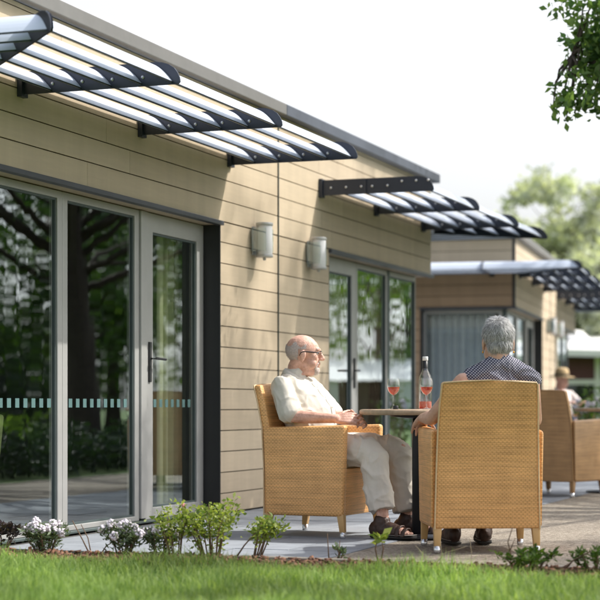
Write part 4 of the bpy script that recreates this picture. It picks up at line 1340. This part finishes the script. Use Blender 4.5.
# ------------------------------------------------------------------ planting
def plant(name, label, loc, stems, leaf_n, leaf_s, mat, h, spread, seed, flowers=0, cat='shrub', group=None, petal='petal', bare=.15, w=.4, fsize=.014, lean=(0, 0), flower_top=True):
    global rng
    rng = np.random.default_rng(seed); rd = random.Random(seed)
    root = empty(name, loc); tag(root, label, cat, group)
    st = MB(); P = []; D = []; tips = []
    for k in range(stems):
        a = rd.uniform(0, 2 * PI); r = spread * math.sqrt(rd.random())
        hh = h * rd.uniform(.7, 1.0) * (1 - .25 * r / max(spread, .01))
        top = Vector((math.cos(a) * r + lean[0], math.sin(a) * r + lean[1], hh))
        b0 = Vector((math.cos(a) * r * .25, math.sin(a) * r * .25, -.03))
        mid = b0.lerp(top, .5) + Vector((rd.uniform(-.02, .02), rd.uniform(-.02, .02), .02))
        st.loft([b0, mid, top], [.0045, .0035, .0015], 6, round_ends=False)
        tips.append(top)
        m = max(1, leaf_n // stems)
        for _ in range(m):
            t = bare + (1 - bare) * math.sqrt(rd.random())
            p = (b0.lerp(mid, t * 2) if t < .5 else mid.lerp(top, t * 2 - 1))
            ang = rd.uniform(0, 2 * PI)
            P.append((p.x + rd.gauss(0, h * .085), p.y + rd.gauss(0, h * .085), p.z + rd.gauss(0, h * .05))); D.append((math.cos(ang), math.sin(ang), rd.uniform(.0, .9)))
    st.build('stem', M['stem'], root, smooth=True)
    if leaf_n:
        V, F = leaf_quads(np.array(P), leaf_s, np.array(D), w=w)
        fast_mesh('foliage', V, F, mat, root)
    for k in range(flowers):
        t = tips[k % len(tips)]
        fm = MB()
        c0 = t + Vector((rd.uniform(-.012, .012), rd.uniform(-.012, .012), rd.uniform(-.005, .014)))
        for q in range(30):
            v = Vector((rd.gauss(0, 1), rd.gauss(0, 1), rd.gauss(0, 1))).normalized()
            fm.ell(c0 + v * fsize * rd.uniform(.55, .85), (fsize * .30, fsize * .30, fsize * .26), n=7, m=5)
        fm.build('flower_head', M[petal], root, smooth=True)
    return root
FG = 'white-flowered shrubs along the bed'
plant('flowering_shrub', 'white-flowered bushy shrub nearest the lower left corner, below the first mullion', (.376, -3.74, 0), 16, 900, .034, M['leaf_grey'], .185, .125, 31, 20, group=FG, w=.28, fsize=.026)
plant('flowering_shrub', 'white-flowered shrub below the wide frame between pane and glass door', (.86, -3.80, 0), 13, 760, .034, M['leaf_grey'], .18, .115, 32, 14, group=FG, w=.28, fsize=.026)
plant('flowering_shrub', 'smaller white-topped shrub just left of the yellow-green rose bush', (1.02, -3.70, 0), 9, 460, .034, M['leaf_grey'], .17, .085, 33, 7, group=FG, w=.28, fsize=.022)
plant('purple_shrub', 'dark purple-leaved shrub at the left edge of the bed', (.02, -3.58, 0), 9, 260, .04, M['leaf_dark'], .17, .09, 34, w=.5)
plant('rose_bush', 'yellow-green leafy rose bush in front of the black door post', (1.31, -3.70, 0), 13, 1050, .027, M['leaf_rose'], .36, .17, 35, 1, group='rose bushes in the bed', petal='pink', bare=.2, w=.5, fsize=.012)
plant('rose_bush', 'open rose bush at the left of the group, beside the last white shrub', (1.13, -3.74, 0), 7, 420, .027, M['leaf_rose'], .29, .12, 44, group='rose bushes in the bed', bare=.3, w=.5)
plant('rose_bush', 'thin leaning rose bush left of the man\'s chair leg', (1.50, -3.60, 0), 7, 560, .026, M['leaf_rose'], .25, .10, 36, group='rose bushes in the bed', bare=.4, w=.5, lean=(.05, .02))
plant('seedling', 'little bluish seedling by cut twigs below the man\'s chair', (1.93, -3.58, 0), 4, 40, .035, M['leaf_grey'], .07, .04, 37, cat='plant', w=.5)
plant('seedling', 'upright shoot with one leaf tuft in front of the man\'s shoe', (2.18, -3.66, 0), 2, 14, .055, M['leaf_rose'], .15, .02, 38, cat='plant', w=.5, bare=.7)
plant('ferny_plant', 'dark green feathery plant at the lower right below the woman\'s chair', (2.98, -3.92, 0), 12, 420, .035, M['leaf_mid'], .13, .16, 39, cat='plant', w=.35)
plant('ferny_plant', 'sprawling green plant at the right edge of the bed', (3.28, -3.84, 0), 9, 300, .035, M['leaf_mid'], .13, .14, 40, cat='plant', w=.35)
def twig(label, loc, segs, group='bare twigs and cut stems in the bed', mat='stem'):
    root = MB()
    for pts, r in segs:
        root.loft([Vector(p) for p in pts], [r * (1 - .5 * i / max(1, len(pts) - 1)) for i in range(len(pts))], 6, round_ends=False)
    o = root.build('twig', M[mat], None, smooth=True, loc=loc)
    tag(o, label, 'twig', group)
twig('two bare stems leaning left beside the first white shrub', (.64, -3.72, 0), [(((0, 0, -.03), (-.05, -.01, .07), (-.105, -.02, .17)), .005), (((.0, 0, -.03), (-.03, .01, .08), (-.07, .01, .15)), .004)])
twig('thin stem leaning right toward the second white shrub', (.66, -3.70, 0), [(((0, 0, -.03), (.05, 0, .04), (.12, 0, .08)), .004)])
twig('bare stem leaning right beneath the thin rose bush', (1.40, -3.66, 0), [(((0, 0, -.03), (.06, .01, .06), (.16, .02, .17)), .005)])
twig('two short cut stems below the front leg of the man\'s chair', (1.89, -3.58, 0), [(((0, 0, -.03), (-.005, 0, .05), (-.01, 0, .125)), .004), (((.05, .02, -.03), (.045, .02, .03), (.05, .02, .09)), .004)])
twig('forked twig standing at the right of the woman\'s chair', (2.88, -3.86, 0), [(((0, 0, -.03), (.005, 0, .07), (-.01, 0, .13), (.012, 0, .20)), .004), (((.0, 0, .09), (.025, 0, .15)), .003)])
twig('twig leaning right at the right edge of the bed', (3.10, -3.84, 0), [(((0, 0, -.03), (.07, 0, .05), (.16, 0, .10)), .005)])
twig('fine dry stalks in front of the woman\'s chair', (2.45, -3.72, 0), [(((0, 0, -.03), (-.03, 0, .05), (-.07, 0, .09)), .0018), (((.05, 0, -.03), (.06, 0, .06), (.055, 0, .12)), .0018), (((.0, 0, -.03), (.08, 0, .06), (.18, 0, .09)), .0018), (((.2, 0, -.03), (.21, 0, .06), (.20, 0, .13)), .0018)], mat='straw_stalk')

# ------------------------------------------------------------------ trees
oak_extra = []
# low bough that hangs toward the patio
for (px, py, Y, r) in ((590, 6, 13.0, .22), (583, 3, 13.0, .10), (598, 40, 13.1, .30), (592, 58, 13.1, .24), (583, 62, 13.1, .12), (577, 68, 13.0, .10), (596, 88, 13.0, .26), (586, 100, 13.0, .15), (572, 98, 13.0, .11), (562, 103, 13.0, .13), (553, 107, 12.9, .08), (566, 120, 13.0, .08), (599, 112, 13.0, .12), (556, 86, 13., .05), 
                     (612, 55, 13.2, .3), (616, 85, 13.2, .25), (640, 10, 13.3, .5), (655, 60, 13.3, .5), (615, -20, 13.2, .4)):
    X = (px - 300) / 1754 * Y; z = .77 + (405 - py) * Y / 1754
    wx, wy = from_cam(X, Y)
    oak_extra.append((wx - 6.35, wy - 3.1, z, r * 1.05))
make_tree('oak_tree', 'dark oak whose leafy bough hangs into the top right corner', (6.35, 3.1, 0), 2.6, .30, (0, 0, 5.2), (3.0, 3.4, 2.4), 36, 27000, .068, M['leaf_bough'], 51, clump=(.4, .72), extra=oak_extra)
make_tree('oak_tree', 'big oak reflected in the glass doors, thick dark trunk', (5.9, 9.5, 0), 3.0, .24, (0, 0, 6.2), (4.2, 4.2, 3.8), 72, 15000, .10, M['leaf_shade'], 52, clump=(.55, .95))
make_tree('maple_tree', 'tree shading the lawn and the near patio from the right', (9.4, -2.2, 0), 3.0, .28, (0, 0, 7.4), (3.2, 3.2, 3.0), 45, 18000, .10, M['leaf_mid'], 53, clump=(.5, .9))
make_tree('shade_tree', 'very tall thin-crowned tree added out of view to cast soft dappled shade on the wall', (11.6, 9.6, 0), 11, .2, (0, 0, 16.2), (1.8, 3.4, 2.5), 24, 5200, .12, M['leaf_mid'], 58, clump=(.35, .65), hollow=.1)  # unseen tree, put in for the soft dapple it throws on the wall
RG = 'garden trees reflected in the windows'
k = 0
for (x, y, h, r) in ((13, 23, 7, 2.6), (5.0, 31, 7.5, 2.4), (14.2, 33, 8, 2.6), (14.5, 54, 10, 3.6), (17, 33, 7.5, 3.), (22, 26, 9, 3.6), (26, 10, 10, 4.), (13, 45, 9, 3.4), (4.5, 46, 9, 3.0), (24, 44, 10, 4.)):
    make_tree('garden_tree', 'mid green garden tree reflected in the windows', (x, y, 0), h * .3, .22, (0, 0, h * .56), (r, r, h * .42), 26, 4200, .22, M['leaf_mid'] if k % 3 else M['leaf_oak'], 60 + k, group=RG, clump=(.8, 1.5), hollow=.2)
    k += 1
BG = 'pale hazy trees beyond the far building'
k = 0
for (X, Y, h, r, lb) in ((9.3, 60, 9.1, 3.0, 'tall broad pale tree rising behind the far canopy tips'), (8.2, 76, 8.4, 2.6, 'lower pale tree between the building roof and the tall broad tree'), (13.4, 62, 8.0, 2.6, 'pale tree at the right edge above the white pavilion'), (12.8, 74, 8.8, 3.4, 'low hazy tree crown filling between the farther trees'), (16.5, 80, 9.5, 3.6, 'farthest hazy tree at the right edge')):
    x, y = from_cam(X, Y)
    make_tree('hazy_tree', lb, (x, y, 0), h * .2, .2, (0, 0, h * .54), (r, r, h * .44), 90, 22000, .26, M['leaf_haze'], 80 + k, group=BG, clump=(.45, .95), hollow=.05)
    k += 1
# clipped hedge mass far off
rng = np.random.default_rng(99)
hpts = []
for _ in range(26000):
    t = rng.uniform(0, 1)
    X = 5 + 20 * t; Y = 84 + rng.uniform(-1.5, 1.5)
    x, y = from_cam(X, Y)
    hpts.append((x, y, rng.uniform(0, 1) ** .7 * (3.6 + .8 * math.sin(X * 1.3))))
V, F = leaf_quads(np.array(hpts), .35)
tag(fast_mesh('far_hedge', V, F, M['leaf_haze']), 'far-off line of shrubs behind the white pavilion', 'hedge', kind='stuff')
hpts = rng.uniform(0, 1, (7000, 3)) * np.array([9, 1.6, .8])
hpts[:, 2] *= .9 + .3 * np.sin(hpts[:, 0] * 2.1)
hpts = np.stack([7.6 + hpts[:, 1], -2 + hpts[:, 0] * 1.6, hpts[:, 2]], 1)
h2 = rng.uniform(0, 1, (9000, 3)) * np.array([1.3, 8., .55])
h2[:, 2] *= .75 + .35 * np.sin(h2[:, 1] * 3.1) * np.sin(h2[:, 0] * 4)
h2 = h2 + np.array([4.3, 2.2, 0])
V2, F2 = leaf_quads(h2, .09)
tag(fast_mesh('ground_cover', V2, F2, M['leaf_shade']), 'low dark ground cover beyond the gravel, seen mirrored in the glass', 'ground cover', kind='stuff')
V, F = leaf_quads(hpts, .12)
tag(fast_mesh('low_shrubbery', V, F, M['leaf_mid']), 'low shrubbery along the lawn, seen reflected in the glass', 'shrubbery', kind='stuff')

t = rng.uniform(0, 1, 30000)
top = 2.3 + .7 * np.sin(t * 31) + .5 * np.sin(t * 73 + 1)
hpts = np.stack([11 + 14 * t + rng.normal(0, .5, 30000), 11 + 32 * t + rng.normal(0, .5, 30000), rng.uniform(0, 1, 30000) ** .8 * top], 1)
V, F = leaf_quads(hpts, .26)
tag(fast_mesh('boundary_hedge', V, F, M['leaf_shade']), 'tall dark boundary hedge mirrored low in the left panes', 'hedge', kind='stuff')

# planter with white flowers behind the far table
px_, Y_ = 590, 20.
pl = plant('flowering_plant', 'tall white-flowered plant beyond the far table at the right edge', (*from_cam((px_ - 300) / 1754 * Y_, Y_), 0), 14, 420, .07, M['leaf_mid'], 1.05, .22, 41, 9, cat='plant', fsize=.035, bare=.35)

# ------------------------------------------------------------------ white pavilion in the background
x, y = from_cam(7.0, 52)
pvl = empty('white_pavilion', (x, y, 0), math.radians(20.06)); tag(pvl, 'white low-roofed pavilion with maroon panels in the background at the right', 'building')
r = MB()
r.hexa([(-.3, -.9, 2.22), (14, -.9, 1.90), (14, 6, 2.2), (-.3, 6, 2.5)], [(-.3, -.9, 2.42), (14, -.9, 2.10), (14, 6, 2.85), (-.3, 6, 3.15)])
r.build('roof', M['white'], pvl)
d_ = MB(); d_.lathe([(.001, .42), (.35, .36), (.55, .16), (.58, 0)], (1.5, 3., 2.72), n=24); d_.build('roof_cowl', M['white'], pvl, smooth=True)
for i in range(8): MB().box(i * 1.75, i * 1.75 + .16, 0, .16, 0, 2.22 - i * .04).build('post', M['white'], pvl)
MB().box(.0, 13.5, -.003, .14, 1.38, 1.52).build('transom', M['white'], pvl)
for i in range(7):
    p = MB(); p.box(i * 1.75 + .16, i * 1.75 + 1.75, .06, .10, 1.52, 2.18 - i * .04); p.build('panel', M['maroon'] if i in (0, 2, 4) else M['glass'], pvl)
    p = MB(); p.box(i * 1.75 + .16, i * 1.75 + 1.75, .06, .10, .02, 1.38); p.build('panel', M['glass'], pvl)
bw = MB(); bw.box(-.2, 13.6, 3.0, 3.2, 0, 2.3); bw.build('rear_wall', M['room'], pvl)

# white marquee tent added out of view for the bright reflection in the second glazing
mq = empty('standin', (12.6, 43., 0), math.radians(-16)); tag(mq, 'low white marquee tent added on the far lawn, out of view, for the bright reflection in the second glass door', 'standin')
r = MB(); r.hexa([(-3.2, -2.2, 1.55), (3.2, -2.2, 1.55), (3.2, 2.2, 1.55), (-3.2, 2.2, 1.55)], [(-2.4, -.05, 2.25), (2.4, -.05, 2.25), (2.4, .05, 2.25), (-2.4, .05, 2.25)]); r.build('roof', M['white'], mq)
for (x0, x1, y0, y1, z0) in ((-3.1, 3.1, 2.05, 2.1, 0), (-3.1, -.9, -2.1, -2.06, 0), (.9, 3.1, -2.1, -2.06, 0), (-3.1, -3.05, -2.05, 2.04, 0), (3.05, 3.1, -2.05, 2.04, 0)): MB().box(x0, x1, y0, y1, z0, 1.549).build('side_wall', M['white'], mq)
for (x, y) in ((-.86, -2.08), (.86, -2.08)): MB().tube((x, y, -.03), (x, y, 1.548), .035).build('pole', M['white'], mq)

# ------------------------------------------------------------------ light, sky, camera
EL = math.atan(1 / math.sqrt(.48 ** 2 + .77 ** 2)); AZ = math.atan2(.77, .48)
world = bpy.data.worlds.new('World'); sc.world = world; world.use_nodes = True
nt = world.node_tree; nt.nodes.clear()
sky = nt.nodes.new('ShaderNodeTexSky'); sky.sky_type = 'NISHITA'; sky.sun_disc = False
sky.sun_elevation = EL; sky.sun_rotation = AZ; sky.air_density = 1.0; sky.dust_density = 4.0; sky.ozone_density = 1.0
hz = nt.nodes.new('ShaderNodeHueSaturation'); hz.inputs['Saturation'].default_value = .16; hz.inputs['Value'].default_value = 1.85
ze = nt.nodes.new('ShaderNodeHueSaturation'); ze.inputs['Saturation'].default_value = .55; ze.inputs['Value'].default_value = 1.7
tc = nt.nodes.new('ShaderNodeTexCoord'); sp = nt.nodes.new('ShaderNodeSeparateXYZ'); nt.links.new(tc.outputs['Generated'], sp.inputs[0])
mr = nt.nodes.new('ShaderNodeMapRange'); mr.interpolation_type = 'SMOOTHSTEP'; mr.inputs[1].default_value = .20; mr.inputs[2].default_value = .62
nt.links.new(sp.outputs[2], mr.inputs[0])
bg = nt.nodes.new('ShaderNodeBackground'); bg.inputs[1].default_value = .15
wo = nt.nodes.new('ShaderNodeOutputWorld')
nt.links.new(sky.outputs[0], hz.inputs['Color']); nt.links.new(sky.outputs[0], ze.inputs['Color'])
nt.links.new(mix_rgb(nt, hz.outputs[0], ze.outputs[0], mr.outputs[0]), bg.inputs[0]); nt.links.new(bg.outputs[0], wo.inputs[0])
sun = bpy.data.lights.new('sun', 'SUN'); sun.energy = 5.0; sun.angle = math.radians(.53); sun.color = (1, .955, .88)
so_ = bpy.data.objects.new('sun', sun); col.objects.link(so_)
so_.rotation_euler = Vector((.77, .48, 1.0)).to_track_quat('Z', 'Y').to_euler()

cam = bpy.data.cameras.new('camera'); co_ = bpy.data.objects.new('camera', cam); col.objects.link(co_)
co_.location = (4.767, -11.885, .77)
co_.rotation_euler = (PI / 2, 0, math.radians(20.06))
cam.sensor_width = 36; cam.lens = 36 * 1754 / 600; cam.shift_y = 105 / 600
cam.clip_end = 1000; cam.clip_start = .1
cam.dof.use_dof = True; cam.dof.focus_distance = 10.15; cam.dof.aperture_fstop = 2.5
sc.camera = co_
sc.view_settings.view_transform = 'Standard'; sc.view_settings.look = 'None'; sc.view_settings.exposure = 0; sc.view_settings.gamma = 1
sc.cycles.use_denoising = True
sc.cycles.max_bounces = 8; sc.cycles.transparent_max_bounces = 24; sc.cycles.diffuse_bounces = 3; sc.cycles.glossy_bounces = 4
sc.cycles.caustics_reflective = False; sc.cycles.caustics_refractive = False
